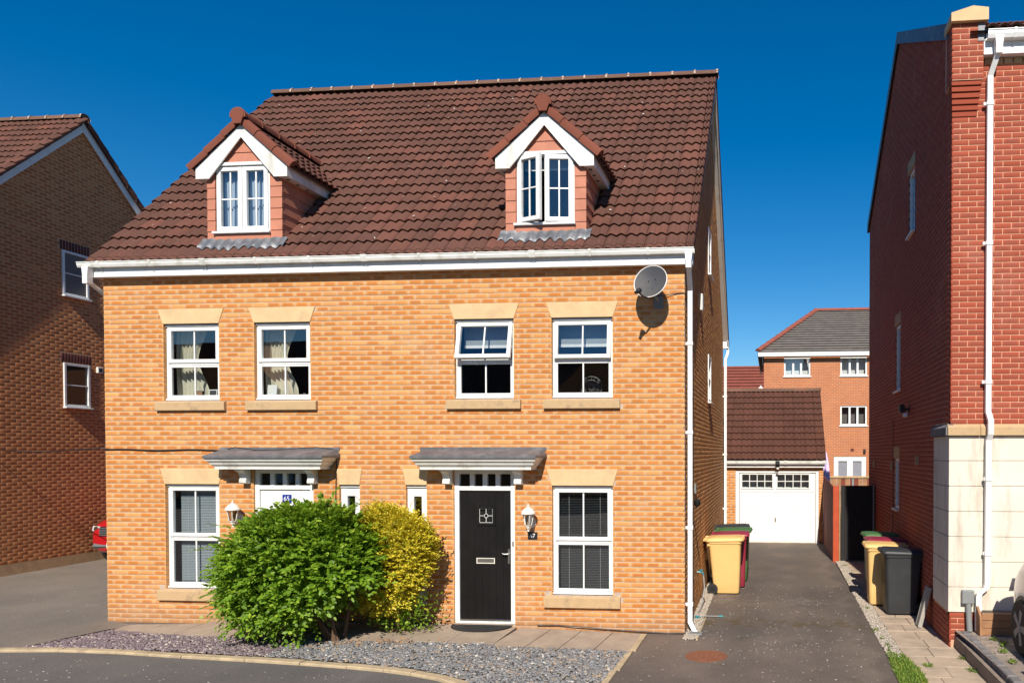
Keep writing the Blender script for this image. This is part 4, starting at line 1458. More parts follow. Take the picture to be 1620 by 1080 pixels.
def chips(name, pts, hz, size, thick, tilt, mat, parent=None, aspect=(.5, 1.0), normal=None):
    """flat stone chips: 4-gon prisms, numpy"""
    n = len(pts)
    s = rng.uniform(size[0], size[1], n) * .5
    a = rng.random(n) * 2 * np.pi
    asp = rng.uniform(aspect[0], aspect[1], n)
    V = np.zeros((n, 8, 3))
    for k, (sx, sy) in enumerate(((-1, -1), (1, -1), (1, 1), (-1, 1))):
        lx = sx * s * rng.uniform(.55, 1.15, n); ly = sy * s * asp * rng.uniform(.55, 1.15, n)
        V[:, k, 0] = lx; V[:, k, 1] = ly; V[:, k, 2] = 0
        V[:, 4 + k, 0] = lx * .86; V[:, 4 + k, 1] = ly * .86
    th = rng.uniform(thick[0], thick[1], n)
    V[:, 4:, 2] = th[:, None]
    tx, ty = rng.normal(0, tilt, n), rng.normal(0, tilt, n)
    V[:, :, 2] += V[:, :, 0] * tx[:, None] + V[:, :, 1] * ty[:, None]
    c, sn = np.cos(a)[:, None], np.sin(a)[:, None]
    X = V[:, :, 0] * c - V[:, :, 1] * sn; Y = V[:, :, 0] * sn + V[:, :, 1] * c
    V[:, :, 0], V[:, :, 1] = X, Y
    V[:, :, 0] += pts[:, 0][:, None]; V[:, :, 1] += pts[:, 1][:, None]; V[:, :, 2] += hz[:, None]
    f = np.array([(4, 5, 6, 7), (0, 1, 5, 4), (1, 2, 6, 5), (2, 3, 7, 6), (3, 0, 4, 7)])
    F = (f[None] + (np.arange(n) * 8)[:, None, None]).reshape(-1, 4)
    me = np_mesh(name, V.reshape(-1, 3), F, mat, None, np.repeat(rng.random((n, 2)), 20, axis=0))
    o = bpy.data.objects.new(name, me)
    link(o, parent)
    return tag(o, kind='stuff')

def sheet(name, poly, zf, mat, sub=0):
    mb = MB()
    mb.add([(x, y, zf(x, y)) for x, y in poly], [tuple(range(len(poly)))])
    o = mb.build(name, mat)
    return tag(o, kind='structure')

def gz(y): return .004 + .0125 * max(0, y)
sheet('ground', [(-400, -400), (400, -400), (400, 400), (-400, 400)], lambda x, y: -.06, 'ground')
sheet('road', [(-60, -22), (60, -22), (60, .3), (-60, .3)], lambda x, y: 0.0, 'road')
dl = [(-22, -1.72), (-9.2, -1.68), (-8.9, -1.58), (-8.62, -.52), (-8.4, -.26), (-9.05, .02)]
mb = MB()
mb.add([(x, y, .012) for x, y in dl] + [(-22, .02, .012)], [tuple(range(7))])
mb.add([(-22, .02, .012), (-9.05, .02, .012), (-9.05, 14, gz(14)), (-22, 14, gz(14))], [(0, 1, 2, 3)])
tag(mb.build('left_driveway', 'tarmac_old'), kind='structure')
mb = MB()
mb.add([(-.53, -.12, .004), (-.66, -3.6, .004), (-.7, -7.0, .004), (2.72, -7.0, .004), (2.78, -.02, .004), (.0, -.02, .004)], [(0, 1, 2, 3, 4, 5)])
mb.add([(.0, -.02, .004), (2.78, -.02, .004), (2.72, 10.2, gz(10.2)), (.0, 10.2, gz(10.2))], [(0, 1, 2, 3)])
tag(mb.build('right_driveway', 'tarmac'), kind='structure')

def path_h(x):
    return float(np.interp(x, [-8.7, -7.9, -6.6, -3.0, -2.2, -.54], [.012, .035, .082, .082, .06, .012]))
# front kerb, laid stone by stone
KERB = [(-22, -1.74), (-9.13, -1.76), (-8.2, -1.66), (-7.35, -1.68), (-6.33, -1.80), (-5.4, -1.88), (-4.6, -1.97), (-3.93, -2.06), (-3.4, -2.16), (-3.0, -2.27), (-2.6, -2.43), (-2.22, -2.65), (-1.7, -3.0), (-1.2, -3.35), (-.66, -3.75)]
def walk(poly, step):
    P = [Vector((*p, 0)) for p in poly]
    out = []; i = 0
    segs = [(P[k], P[k + 1]) for k in range(len(P) - 1)]
    for a, b in segs:
        L = (b - a).length; n = max(1, round(L / step))
        for k in range(n): out.append((a.lerp(b, k / n), a.lerp(b, (k + 1) / n)))
    return out
kerb = empty('kerb', (-4, -2, 0), 0)
tag(kerb, 'sandy concrete edging kerb between the gravel beds and the road', 'kerb')
for a, b in walk(KERB, .9):
    d = (b - a).normalized(); s_ = Vector((-d.y, d.x, 0))
    g = .006
    a2, b2 = a + d * g, b - d * g
    wv = .065
    dz = random.uniform(-.004, .004)
    V = [a2 - s_ * wv, b2 - s_ * wv, b2 + s_ * wv, a2 + s_ * wv]
    T = [a2 - s_ * (wv - .012), b2 - s_ * (wv - .012), b2 + s_ * (wv - .008), a2 + s_ * (wv - .008)]
    VV = [(p.x, p.y, -.05) for p in V] + [(p.x, p.y, .024 + dz) for p in V] + [(p.x, p.y, .036 + dz) for p in T]
    F = [(8, 9, 10, 11)] + [(i, (i + 1) % 4, 4 + (i + 1) % 4, 4 + i) for i in range(4)] + [(4 + i, 4 + (i + 1) % 4, 8 + (i + 1) % 4, 8 + i) for i in range(4)]
    MB().add(VV, F).build('kerb_stone', 'kerb', kerb)
for k in range(4):
    y0 = -.14 - k * .9
    MB().cbox(-.60 - .03 * k - .02, -.53 - .03 * k - .005, y0 - .89, y0, -.05, .03, .006).build('kerb_stone', 'kerb', kerb)

# paved path to the front doors
pave = empty('front_path', (-4.5, -.5, 0), 0); tag(pave, kind='structure')
xs = [-8.55, -7.95, -7.35, -6.75, -6.15, -5.55, -4.95, -4.35, -3.75, -3.15, -2.5, -2.03, -1.57, -1.1, -.62]
for i, (a, b) in enumerate(zip(xs[:-1], xs[1:])):
    y0 = np.interp(a, [-8.55, -7.5, -6.5], [-.62, -.86, -1.0]); y1 = np.interp(b, [-8.55, -7.5, -6.5], [-.62, -.86, -1.0])
    if a > -2.6: y0 = y1 = -1.12
    yb = -.09 if a > -2.6 else -.06
    if a < -7.9: yb = -.2
    g = .007 if a > -2.6 else .003
    za, zb_ = path_h(a), path_h(b)
    sk = .06 if a > -2.6 else 0
    V = [(a + g + sk, yb, za), (b - g + sk, yb, zb_), (b - g - sk * .2, y1, zb_ - .01), (a + g - sk * .2, y0, za - .01)]
    V = [(p[0], p[1], -.05) for p in V] + V
    MB().add(V, [(4, 7, 6, 5), (0, 1, 5, 4), (1, 2, 6, 5), (2, 3, 7, 6), (3, 0, 4, 7)]).build('paving_slab', 'slab', pave)

# beds
def bed_h(x, y):
    return np.interp(x, [-8.8, -6.6, -2.6, -.6], [.012, .045, .045, .012])
def kerb_y(x):
    return np.interp(x, [p[0] for p in KERB], [p[1] for p in KERB]) + .06
slate_poly = [(x, float(kerb_y(x))) for x in (-5.2, -4.6, -3.93, -3.4, -3.0, -2.6, -2.22, -1.7, -1.2, -.72)] + [(-.62, -1.1), (-2.5, -1.1), (-2.6, -.98), (-5.2, -.98)]
plum_poly = [(x, float(kerb_y(x))) for x in (-8.85, -8.2, -7.35, -6.33, -5.2)] + [(-5.2, -.98), (-6.5, -.98), (-7.5, -.84), (-8.45, -.62)]
for nm, pl in (('slate_bed', slate_poly), ('plum_bed', plum_poly)):
    sheet(nm, pl, lambda x, y: float(bed_h(x, y)) - .005, 'earth')
p = scatter(slate_poly, 9500)
h = bed_h(p[:, 0], p[:, 1]) + rng.uniform(-.004, .016, len(p))
tag(chips('slate_chippings', p, h, (.02, .062), (.004, .014), .28, 'slate'), 'grey slate chippings covering the bed beside the black front door', 'gravel')
p = scatter(plum_poly, 5200)
h = bed_h(p[:, 0], p[:, 1]) + rng.uniform(-.004, .014, len(p))
tag(chips('plum_slate_chippings', p, h, (.02, .055), (.004, .013), .26, 'plum'), 'plum coloured slate chippings in the bed left of the green shrub', 'gravel')

# gravel margins of the driveway
gl_poly = [(.015, -.34), (.20, -.34), (.20, 8.1), (.015, 8.1)]
gr_poly = [(2.77, -1.05), (2.975, -1.05), (2.975, 7.6), (2.77, 7.6)]
for nm, pl in (('left_margin', gl_poly), ('right_margin', gr_poly)):
    (xa, ya_), (xb, yb2) = pl[0], pl[2]
    tag(MB().add([(xa, ya_, .009), (xb, ya_, .009), (xb, 0, .009), (xa, 0, .009), (xb, yb2, gz(yb2) + .005), (xa, yb2, gz(yb2) + .005)], [(0, 1, 2, 3), (3, 2, 4, 5)]).build(nm, 'earth'), kind='structure')
for nm, pl, n, lab in (('pea_gravel', gl_poly, 5200, 'pale pea gravel strip along the flank of the buff house'), ('pea_gravel', gr_poly, 6500, 'pale pea gravel strip between the driveway and the bin path')):
    p = scatter(pl, n)
    h = .004 + .0125 * np.maximum(0, p[:, 1]) + rng.uniform(.003, .016, n)
    tag(chips(nm, p, h, (.014, .032), (.006, .012), .3, 'pea', aspect=(.7, 1.1)), lab, 'gravel')
MB().cbox(.20, .225, -.36, 8.1, -.03, .02, .004).build('left_edging', 'kerb')
tag(bpy.data.objects['left_edging'], kind='structure')

# bin path on the right
bp = empty('bin_path', (3.35, 0, 0), 0); tag(bp, kind='structure')
y = -6.0
i = 0
while y < 7.0:
    L = .46
    cuts = [2.99, 3.25 + .12 * (i % 2), 3.75] if i % 3 else [2.99, 3.4, 3.75]
    for a, b in zip(cuts[:-1], cuts[1:]):
        dz = random.uniform(-.003, .003)
        MB().cbox(a + .004, b - .004, y + .004, min(y + L, 7.0) - .004, -.05, gz(y) + .004 + dz, .005).build('paving_slab', 'path', bp)
    y += L; i += 1
tag(MB().add([(2.98, -6, -.006), (3.78, -6, -.006), (3.78, 0, -.006), (2.98, 0, -.006), (3.78, 7, gz(7) - .01), (2.98, 7, gz(7) - .01)], [(0, 1, 2, 3), (3, 2, 4, 5)]).build('path_bed', 'earth'), kind='structure')

# fallen blossom petals
pp = np.concatenate([scatter([(-.5, -3.4), (2.7, -3.4), (2.7, 4), (.25, 4), (.25, -.4), (-.5, -.4)], 420), scatter([(-9, -5), (-.8, -5), (-3.2, -2.4), (-9, -1.95)], 340), rng.normal((1.3, -.6), (.35, .3), (70, 2)), scatter([(-12, 0), (-9.2, 0), (-9.2, 5), (-12, 5)], 50)])
hh = np.where(pp[:, 0] < -9.05, .016 + .0125 * np.maximum(0, pp[:, 1]), .007 + .0125 * np.maximum(0, pp[:, 1]))
tag(chips('fallen_petals', pp, hh, (.008, .022), (.001, .003), .12, 'petal'), 'white blossom petals scattered over the tarmac', 'petals')
ppr = scatter([(-9.1, .0), (.1, .0), (.1, 3.9), (-9.1, 3.9)], 190)
tag(chips('fallen_petals', ppr, RZ + (ppr[:, 1] + .2) * TAN + .10, (.015, .04), (.002, .004), .5, 'petal', roof), None, None)

# manhole cover
mh = empty('manhole_cover', (.42, -1.17, .004), 0, 'rust brown round iron cover set in the driveway', 'manhole')
MB().lathe([(.275, -.01), (.275, .006), (.262, .009), (.25, .006)], (.42, -1.17, .004), 36).build('cover_rim', 'rust', mh)
m2 = MB().lathe([(.246, 0), (.246, .007)], (.42, -1.17, .004), 36)
for k in range(-3, 4):
    for j in range(-3, 4):
        if (k * k + j * j) < 9.5: m2.cbox(.42 + k * .065 - .02, .42 + k * .065 + .02, -1.17 + j * .065 - .02, -1.17 + j * .065 + .02, .008, .0135, .002)
m2.build('cover_plate', 'rust', mh)
# door mat
K = 20
pts = [(-3.02 + .46 * math.cos(math.pi + math.pi * k / K), -.065 + .40 * math.sin(math.pi + math.pi * k / K)) for k in range(K + 1)]
dmt = MB().prism(pts, 'z', .084, .096).build('door_mat', 'rubber')
tag(dmt, 'black half-moon rubber mat in front of the black front door', 'doormat')

# ================================================================== left neighbour
LX = -14.8
LF = Fr((LX, 0, 0), R(90))
lh = empty('left_house', (LX, 5.4, 0), 0, 'brown brick gable house at the left edge beyond the left driveway', 'house')
def zrl(y): return 10.42 - abs(y - 5.45) * .98
L_op = [(4.91, 5.57, 6.24, 7.26), (4.91, 5.57, 3.70, 4.70)]
yA, yB = .9, 10.0
lw = wall_sheet('wall', LF, yA, yB, -.3, 5.75, L_op[1:], -.0006, .12, 'mortar_tan', lh)
g_ = MB(LF)
g_.prism([(yA, 5.75), (yB, 5.75), (yB, zrl(yB) - .06), (5.45, zrl(5.45) - .06), (yA, zrl(yA) - .06)], 'y', -.1206, -.0006)
g_.build('gable_wall', 'mortar_tan', lh)
def span_l(z):
    if z < zrl(yA) - .1: return (yA, yB)
    h_ = (10.42 - .1 - z) / .98
    return (5.45 - h_, 5.45 + h_)
sold = [(4.86, 5.62, 7.26, 7.49), (4.86, 5.62, 4.70, 4.93)]
brick_wall(lw, LF, span_l, .30, 10.25, L_op + sold, 'brick_brown', parts=300, part_box=(3.3, 6.1, .3, 6.2), phase=0, jit=.0004, c=.0015, chd=.0005)
brick_wall(lw, LF, lambda z: (yA, yB), -.15, .285, [], 'brick_brown', phase=.06, nshift=-.028, jit=.0004, c=.0015, chd=.0005)
MB(LF).box(4.96, 5.52, .001, .004, 6.29, 7.21).build('dark_pane_backing', 'room_dark', lh)  # dark sheet behind the upper pane, standing in for an unlit room
MB(LF).box(4.3, 6.2, -1.4, -1.3, 3.0, 5.6).build('dark_room_backing', 'room_dark', lh)  # dark panel added inside so the lower pane looks dark
MB(LF).box(yA, yB, -.05, -.0288, -.2, .29).build('plinth_mortar', 'mortar_tan', lh)
for (a, b, c, d) in sold:
    k = 10
    for q in range(k):
        u0 = a + (b - a) * q / k
        Vb, Fb, a1, a2 = brick_arrays(np.array([(u0 + .005, u0 + (b - a) / k - .005, c + .005, d - .008, .004)]), rng.random((1, 2)))
        o = bpy.data.objects.new('brick', np_mesh('brick', LF.pts(Vb), Fb, 'brick_dark', a1, a2)); link(o, lw)
for q in L_op: side_window(lh, LF, *q, n0=.03, sill_n=.06, glass='glass_low')
MB(LF).cbox(5.76, 5.9, -.01, .045, 4.55, 4.69, .006).build('flue_vent', 'white_dirty', lh)
MB(LF).box(5.785, 5.875, .044, .047, 4.575, 4.665).build('flue_grille', 'black', lh)
mb = MB()
mb.box(LX - 9, LX - .125, yA, yA + .12, -.3, 5.8); mb.box(LX - 9, LX - .125, yB - .12, yB, -.3, 5.8); mb.box(LX - 9.12, LX - 9, yA, yB, -.3, 5.8)
mb.build('rear_wall', 'brick_brown', lh)
lro = MB()
xr = LX + .075
for sy, y_e in ((-1, yA - .35), (1, yB + .35)):
    for dz in (.0, -.08):
        lro.quad((LX - 9.2, y_e, zrl(y_e) + dz), (xr, y_e, zrl(y_e) + dz), (xr, 5.45, zrl(5.45) + dz), (LX - 9.2, 5.45, zrl(5.45) + dz))
    lro.quad((xr, y_e, zrl(y_e) - .08), (xr, y_e, zrl(y_e)), (xr, 5.45, zrl(5.45)), (xr, 5.45, zrl(5.45) - .08))
lro = lro.build('roof', 'tile', lh)
ca = 1 / math.hypot(1, .98)
ye = yA - .35
roof_tiles(lro, (LX - 6.1, ye, zrl(ye) + .0), (1, 0, 0), (0, ca, .98 * ca), 6.3, 23, .296, 'tile', lambda u, s: ye + s * ca < 5.47, parts=200)
ridge_tiles(lro, (LX - 6, 5.45, zrl(5.45) + .01), (xr + .02, 5.45, zrl(5.45) + .01), .12, 'ridge', 14, joints='mortar')
for sy in (-1, 1):
    n_ = 17 if sy < 0 else 15
    for k in range(n_):
        s0 = .1 + k * .37
        ym0, ym1 = 5.45 + sy * s0 * ca, 5.45 + sy * (s0 + .385) * ca
        V = []
        for (yy, ex) in ((ym0, 0), (ym1, .012)):
            z = zrl(yy)
            for (dx, dz) in ((.03, -.10), (.045, .0), (.03, .07), (-.05, .085), (-.12, .06)):
                V.append((xr + dx + ex, yy, z + dz + ex))
        F = [(i, i + 1, 5 + i + 1, 5 + i) for i in range(4)] + [(0, 1, 2, 3, 4), (9, 8, 7, 6, 5)]
        MB().add(V, F, (random.random(), random.random() * .8)).build('verge_tile', 'tile', lro, smooth=True)
    y_e = yA - .35 if sy < 0 else yB + .35
    V = [(xr - .02, 5.45, zrl(5.45) - .08), (xr - .02, y_e, zrl(y_e) - .08), (xr - .02, y_e, zrl(y_e) - .30), (xr - .02, 5.45, zrl(5.45) - .30)]
    V += [(LX + .03, *p[1:]) for p in V]
    MB().add(V, [(0, 1, 2, 3), (7, 6, 5, 4), (2, 3, 7, 6), (1, 2, 6, 5)]).build('bargeboard', 'white', lro)
    MB().add([(LX - .01, 5.45, zrl(5.45) - .26), (LX - .01, y_e, zrl(y_e) - .26), (xr - .03, y_e, zrl(y_e) - .26), (xr - .03, 5.45, zrl(5.45) - .26)], [(0, 1, 2, 3)]).build('verge_soffit', 'white', lro)

# ================================================================== right neighbour
RX, RY = 3.68, -.43
RFf = Fr((0, RY, 0), 0)
RFs = Fr((RX, 8.2, 0), R(-90))            # u = 8.2 - y, n = -x
rh = empty('right_house', (RX, 3.8, 0), 0, 'tall red brick house with cream rendered base at the right edge', 'house')
XE = 9.2
r_op = [(5.9, 6.9, 3.7, 4.9), (5.9, 6.9, 6.3, 7.4)]
rw = wall_sheet('wall', RFf, RX + .005, XE, .0, 8.2, r_op, -.005, .12, 'mortar_red', rh)
brick_wall(rw, RFf, lambda z: (RX, XE), 3.04, 7.86, r_op + [(RX, 4.04, 7.5, 7.9)], 'brick_red', parts=300, part_box=(3.6, 5.2, 3.0, 7.9), phase=RX)
brick_wall(rw, RFf, lambda z: (RX, XE), .11, .49, [], 'brick_red', phase=RX)
for q in r_op: side_window(rh, RFf, *q, n0=-.04, sill_n=.06)
L_s = 8.2 - RY
s_op = [(5.4, 5.95, 6.45, 7.55), (4.05, 4.6, 3.84, 5.10), (3.95, 4.5, 1.57, 2.54)]
swl = wall_sheet('flank_wall', RFs, 0, L_s - .02, -.3, 8.1, s_op, -.005, .12, 'mortar_red', rh)
def zrr(y): return 10.55 - abs(y - 3.85) * .52
def span_s(z):
    if z < 8.2: return (0, L_s - .004)
    h_ = (10.5 - z) / .52
    return (max(0, 8.2 - 3.85 - h_), min(L_s - .004, 8.2 - 3.85 + h_))
MB(RFs).prism([(0, 8.1), (L_s - .02, 8.1), (L_s - .02, zrr(RY)), (8.2 - 3.85, 10.5), (0, zrr(8.2))], 'y', -.125, -.005).build('gable_wall', 'mortar_red', rh)
brick_wall(swl, RFs, span_s, -.15, 10.45, s_op + [(L_s - .97, L_s, .49, 3.05)], 'brick_red', phase=.1125)
for q in s_op:
    side_window(rh, RFs, q[0], q[1], q[2], q[3], n0=-.02, sill_n=.075, two=False)
    MB(RFs).cbox(q[0] - .05, q[1] + .05, -.03, .012, q[3] + .005, q[3] + .22, .004).build('lintel', 'sill', rh)
# rendered base: each scored course a panel wrapping the corner
zz = .49
hgt = (2.885 - .49) / 7
for k in range(7):
    g = .008
    pts = [(XE, RY - .022), (RX - .022, RY - .022), (RX - .022, RY + .95), (RX + .02, RY + .95), (RX + .02, RY + .02), (XE, RY + .02)]
    c = .006
    ptsi = [(XE, RY - .008), (RX - .008, RY - .008), (RX - .008, RY + .95), (RX + .02, RY + .95), (RX + .02, RY + .02), (XE, RY + .02)]
    z0, z1 = zz + k * hgt, zz + (k + 1) * hgt
    V = [(x, y, z) for z, P in ((z0 + .001, ptsi), (z0 + g, pts), (z1 - g, pts), (z1 - .001, ptsi)) for x, y in P]
    n = 6
    F = [(s * n + i, s * n + (i + 1) % n, (s + 1) * n + (i + 1) % n, (s + 1) * n + i) for s in range(3) for i in range(n)]
    F += [tuple(range(n)), tuple(range(3 * n, 4 * n))[::-1]]
    MB().add(V, F).build('render_panel', 'render', rh)
bxs = [RX - .05, RX + .38, 4.9, 6.2, 7.5, XE]
for a, b in zip(bxs[:-1], bxs[1:]):
    MB(RFf).prism([(-.03, 2.888), (.075, 2.888), (.075, 2.995), (.02, 3.04), (-.03, 3.04)], 'x', a + .003, b - .003).build('band_stone', 'sill', rh)
MB(RFs).prism([(-.03, 2.888), (.07, 2.888), (.07, 2.995), (.02, 3.04), (-.03, 3.04)], 'x', L_s - .97, L_s + .04).build('band_stone', 'bluebrick', rh)
# corbelled kneeler on the front corner
for k in range(6):
    z = 7.16 + k * .075
    MB(RFf).cbox(RX - .004 - .006 * k, 4.0 + .008 * k, -.03, .012 + .019 * k, z + .005, z + .068, .004).build('corbel_course', 'brick_red', rh)
KF = Fr((0, RY - .125, 0), 0)
kn = MB(KF).box(RX - .03, 4.05, -.4, -.004, 7.60, 8.34).build('kneeler', 'mortar_red', rh)
brick_wall(kn, KF, lambda z: (RX - .034, 4.054), 7.61, 8.34, [], 'brick_red', phase=RX - .034)
brick_wall(kn, Fr((RX - .034, RY + .2, 0), R(-90)), lambda z: (0, .325), 7.61, 8.34, [], 'brick_red', phase=.1)
V2 = [(RX - .06, 8.345), (4.10, 8.345), (4.10, 8.505), (3.90, 8.535), (RX - .06, 8.455)]
MB().prism(V2, 'y', RY - .19, RY + .22).build('kneeler_stone', 'stone', rh)
MB(KF).box(3.98, 4.07, -.005, .008, 8.1, 8.33).build('lead_soaker', 'lead', rh)
# verge capping
for y0, y1 in ((RY + .1, 3.85), (3.85, 8.3)):
    V = []
    for y in (y0, y1):
        z = zrr(y)
        V += [(RX - .05, y, z - .12), (RX - .05, y, z + .10), (RX + .35, y, z + .10), (RX + .35, y, z - .02)]
    MB().add(V, [(0, 1, 5, 4), (1, 2, 6, 5), (2, 3, 7, 6), (0, 3, 2, 1), (4, 5, 6, 7)]).build('verge_capping', 'lead', rh)
mb = MB()
mb.quad((RX + .2, RY - .2, 8.2), (XE + .2, RY - .2, 8.2), (XE + .2, 3.85, 10.5), (RX + .2, 3.85, 10.5))
mb.quad((RX + .2, 3.85, 10.5), (XE + .2, 3.85, 10.5), (XE + .2, 8.4, 8.15), (RX + .2, 8.4, 8.15))
mb.build('roof', 'tile', rh)
roof_tiles(bpy.data.objects[rh.children[-1].name], (4.06, RY - .24, 8.19), (1, 0, 0), (0, .877, .48), 5.2, 5, .3, 'tile')
MB().box(RX + .12, XE, 8.08, 8.2, -.2, 8.2).build('rear_wall', 'brick_red', rh)
MB().box(XE - .12, XE, RY + .12, 8.08, -.2, 8.2).build('side_wall', 'brick_red', rh)
MB(RFf).cbox(4.055, XE, .10, .125, 7.92, 8.13, .004).build('fascia', 'white', rh)
MB(RFf).box(4.055, XE, -.0, .10, 7.925, 7.945).build('soffit', 'white', rh)
gutter(rh, RFf, 4.08, XE, 8.19, .127, .115, mat='white')
k = 0
x = 4.10
while x < 6.2:
    MB(RFf).cbox(x, x + .1025, -.01, .028, 7.845, 7.918, .003).build('dentil_brick', 'sill', rh)
    x += .125
PXr = 4.155
pipe(rh, [(PXr + .07, RY - .19, 8.1), (PXr + .07, RY - .19, 7.92), (PXr, RY - .055, 7.66), (PXr, RY - .055, 3.2), (PXr + .012, RY - .14, 3.08), (PXr + .012, RY - .14, 2.9), (PXr, RY - .09, 2.82), (PXr - .006, RY - .09, .90), (PXr - .02, RY - .09, .84), (PXr - .11, RY - .09, .76), (PXr - .12, RY - .09, .72), (PXr - .12, RY - .09, .26)], .036,
     clips=[((PXr, RY - .055, 7.3), (-.07, 0)), ((PXr, RY - .055, 5.45), (-.07, 0)), ((PXr, RY - .055, 3.6), (-.07, 0)), ((PXr, RY - .09, 2.3), (-.05, 0)), ((PXr, RY - .09, 1.3), (-.05, 0))])
MB().prism([(-.055, 8.10), (.055, 8.10), (.042, 7.98), (.042, 7.88), (-.042, 7.88), (-.042, 7.98)], 'y', RY - .245, RY - .13).xf(lambda p: (p.x + PXr + .07, p.y, p.z)).build('rainwater_outlet', 'white', rh)
# small fittings on the flank
MB(RFs).cbox(6.35, 6.43, .0, .05, 2.45, 2.60, .004).build('vent_cover', 'sill', rh)
for (u, z, w_, h_) in ((3.72, 2.30, .07, .16), (1.15, 2.30, .10, .16)):
    MB(RFs).cbox(u, u + w_, .0, .05, z, z + h_, .004).build('vent_cover', 'sill', rh)
MB(RFs).box(3.78, 3.80, .0, .012, -.1, 3.3).build('cable_conduit', 'black', rh)
fl_ = empty('floodlight', (RX - .1, 5.5, 3.45), 0, 'small black floodlight on the shaded red brick flank wall', 'light')
MB(RFs).cbox(5.45, 5.55, .0, .02, 3.36, 3.46, .004).build('back_plate', 'black', fl_)
MB(RFs).tube([(5.5, .02, 3.42), (5.5, .08, 3.42)], .02, 8).build('arm', 'black', fl_)
MB(RFs).cbox(5.40, 5.58, .08, .17, 3.36, 3.50, .015).build('head', 'black', fl_)
MB(RFs).cbox(5.50, 5.60, .04, .11, 3.28, 3.35, .012).build('sensor', 'white', fl_)
mt = empty('meter_box', (3.9, RY - .05, .25), 0, 'grey electricity meter box with duct on the cream rendered wall', 'meter box')
MB(RFf).cbox(3.825, 3.985, .022, .10, .62, .80, .008).build('cover', 'meter', mt)
MB(RFf).tube([(3.915, .06, .62), (3.92, .065, .45), (3.93, .07, .25)], .04, 10).build('duct', 'meter', mt, smooth=True)

# raised parking bay and its retaining edge
tag(MB().add([(3.93, -8, .236), (14, -8, .236), (14, RY + .02, .236), (3.75, RY + .02, .236), (3.80, -1.2, .236)], [(0, 1, 2, 3, 4)]).build('parking_bay', 'parking'), kind='structure')
rt = empty('retaining_edge', (3.8, -2, 0), 0, 'low concrete retaining edge topped with grey blocks beside the bin path', 'edging')
MB().prism([(3.745, -.08), (3.80, -.08), (3.80, .165), (3.75, .165)], 'y', -8, RY - .03).build('retaining_wall', 'concrete', rt)
y = RY - .02
while y > -6:
    dz = random.uniform(-.006, .006); dx = random.uniform(-.006, .006)
    MB().cbox(3.815 + dx, 3.925 + dx, y - .205, y - .006, .02, .245 + dz, .012).build('edging_block', 'bluebrick', rt)
    y -= .21
x = 3.94
for j in range(12):
    for k in range(16):
        x = 3.94 + k * .21 + (.105 if j % 2 else 0); y = -.5 - j * .105
        if x < 6.6: MB().cbox(x + .003, x + .207, y - .102, y - .003, .2, .243 + random.uniform(-.002, .002), .006).build('paving_block', 'parking', bpy.data.objects['parking_bay'])

# ================================================================== garage
GY = 10.2
GF_ = Fr((0, GY, 0), 0)
ga = empty('garage', (1.3, GY, .1), 0, 'detached single garage with white up-and-over door at the end of the driveway', 'garage')
g_op = [(.25, 2.57, -.2, 2.16)]
gwl = wall_sheet('wall', GF_, -.3, 2.69, -.2, 2.5, g_op, -.005, .12, 'mortar', ga)
brick_wall(gwl, GF_, lambda z: (-.3, 2.69), .06, 2.44, g_op, 'brick', parts=60, phase=-.3)
MB().box(2.57, 2.69, GY + .13, 15.2, -.2, 2.5).build('side_wall', 'brick', ga)
MB().box(-.3, 2.69, 15.2, 15.3, -.2, 2.5).build('rear_wall', 'brick', ga)
MB().box(-.3, -.2, GY + .13, 15.2, -.2, 2.5).build('side_wall', 'brick', ga)
MB().prism([(GY + .1, 2.45), (15.2, 2.45), (12.7, 4.45)], 'x', 2.58, 2.68).build('gable_wall', 'brick', ga)
f = MB(GF_)
f.cbox(.255, .36, -.09, -.02, .12, 2.155, .005); f.cbox(2.49, 2.565, -.09, -.02, .12, 2.155, .005); f.cbox(.36, 2.49, -.088, -.022, 2.085, 2.155, .005)
f.build('door_frame', 'white', ga)
dr = MB(GF_)
wz0, wz1 = 1.66, 2.04
wins = [(.435, 1.285), (1.42, 2.30)]
for (a, b, c, d) in sheet_cells([.37, 2.48], [.145, 2.085], [(p_, q_, wz0, wz1) for p_, q_ in wins]):
    dr.quad((a, -.055, c), (b, -.055, c), (b, -.055, d), (a, -.055, d))
dr.box(.36, 2.49, -.5, -.49, .12, 2.1)
dr = dr.build('garage_door', 'white_door', ga)
x = .42
while x < 2.43:
    MB(GF_).prism([(x, -.055), (x + .012, -.046), (x + .055, -.046), (x + .067, -.055)], 'z', .18, 1.52).build('door_rib', 'white_door', dr)
    x += .083
MB(GF_).cbox(.38, 2.47, -.056, -.044, 1.545, 1.575, .004).build('door_rail', 'white', dr)
for a, b in wins:
    ring(MB(GF_), a - .03, b + .03, wz0 - .03, wz1 + .03, .035, -.035, -.06).build('light_frame', 'white', dr)
    xs_ = np.linspace(a, b, 5); zs_ = np.linspace(wz0, wz1, 3)
    for u in xs_[1:-1]: MB(GF_).cbox(u - .011, u + .011, -.056, -.042, wz0, wz1, .003).build('glazing_bar', 'white', dr)
    MB(GF_).cbox(a, b, -.055, -.043, zs_[1] - .011, zs_[1] + .011, .003).build('glazing_bar', 'white', dr)
    for u0, u1 in zip(xs_[:-1], xs_[1:]):
        for z0, z1 in zip(zs_[:-1], zs_[1:]): pane(dr, GF_, u0, u1, z0, z1, -.05)
MB(GF_).cbox(1.35, 1.385, -.05, -.02, .72, .84, .006).build('door_handle', 'chrome', dr)
MB(GF_).cbox(.36, 2.49, -.08, -.03, .118, .142, .003).build('threshold', 'kerb', dr)
gr_ = MB()
ge, gzv = GY - .2, 2.44
gs = (4.55 - 2.44) / 2.7
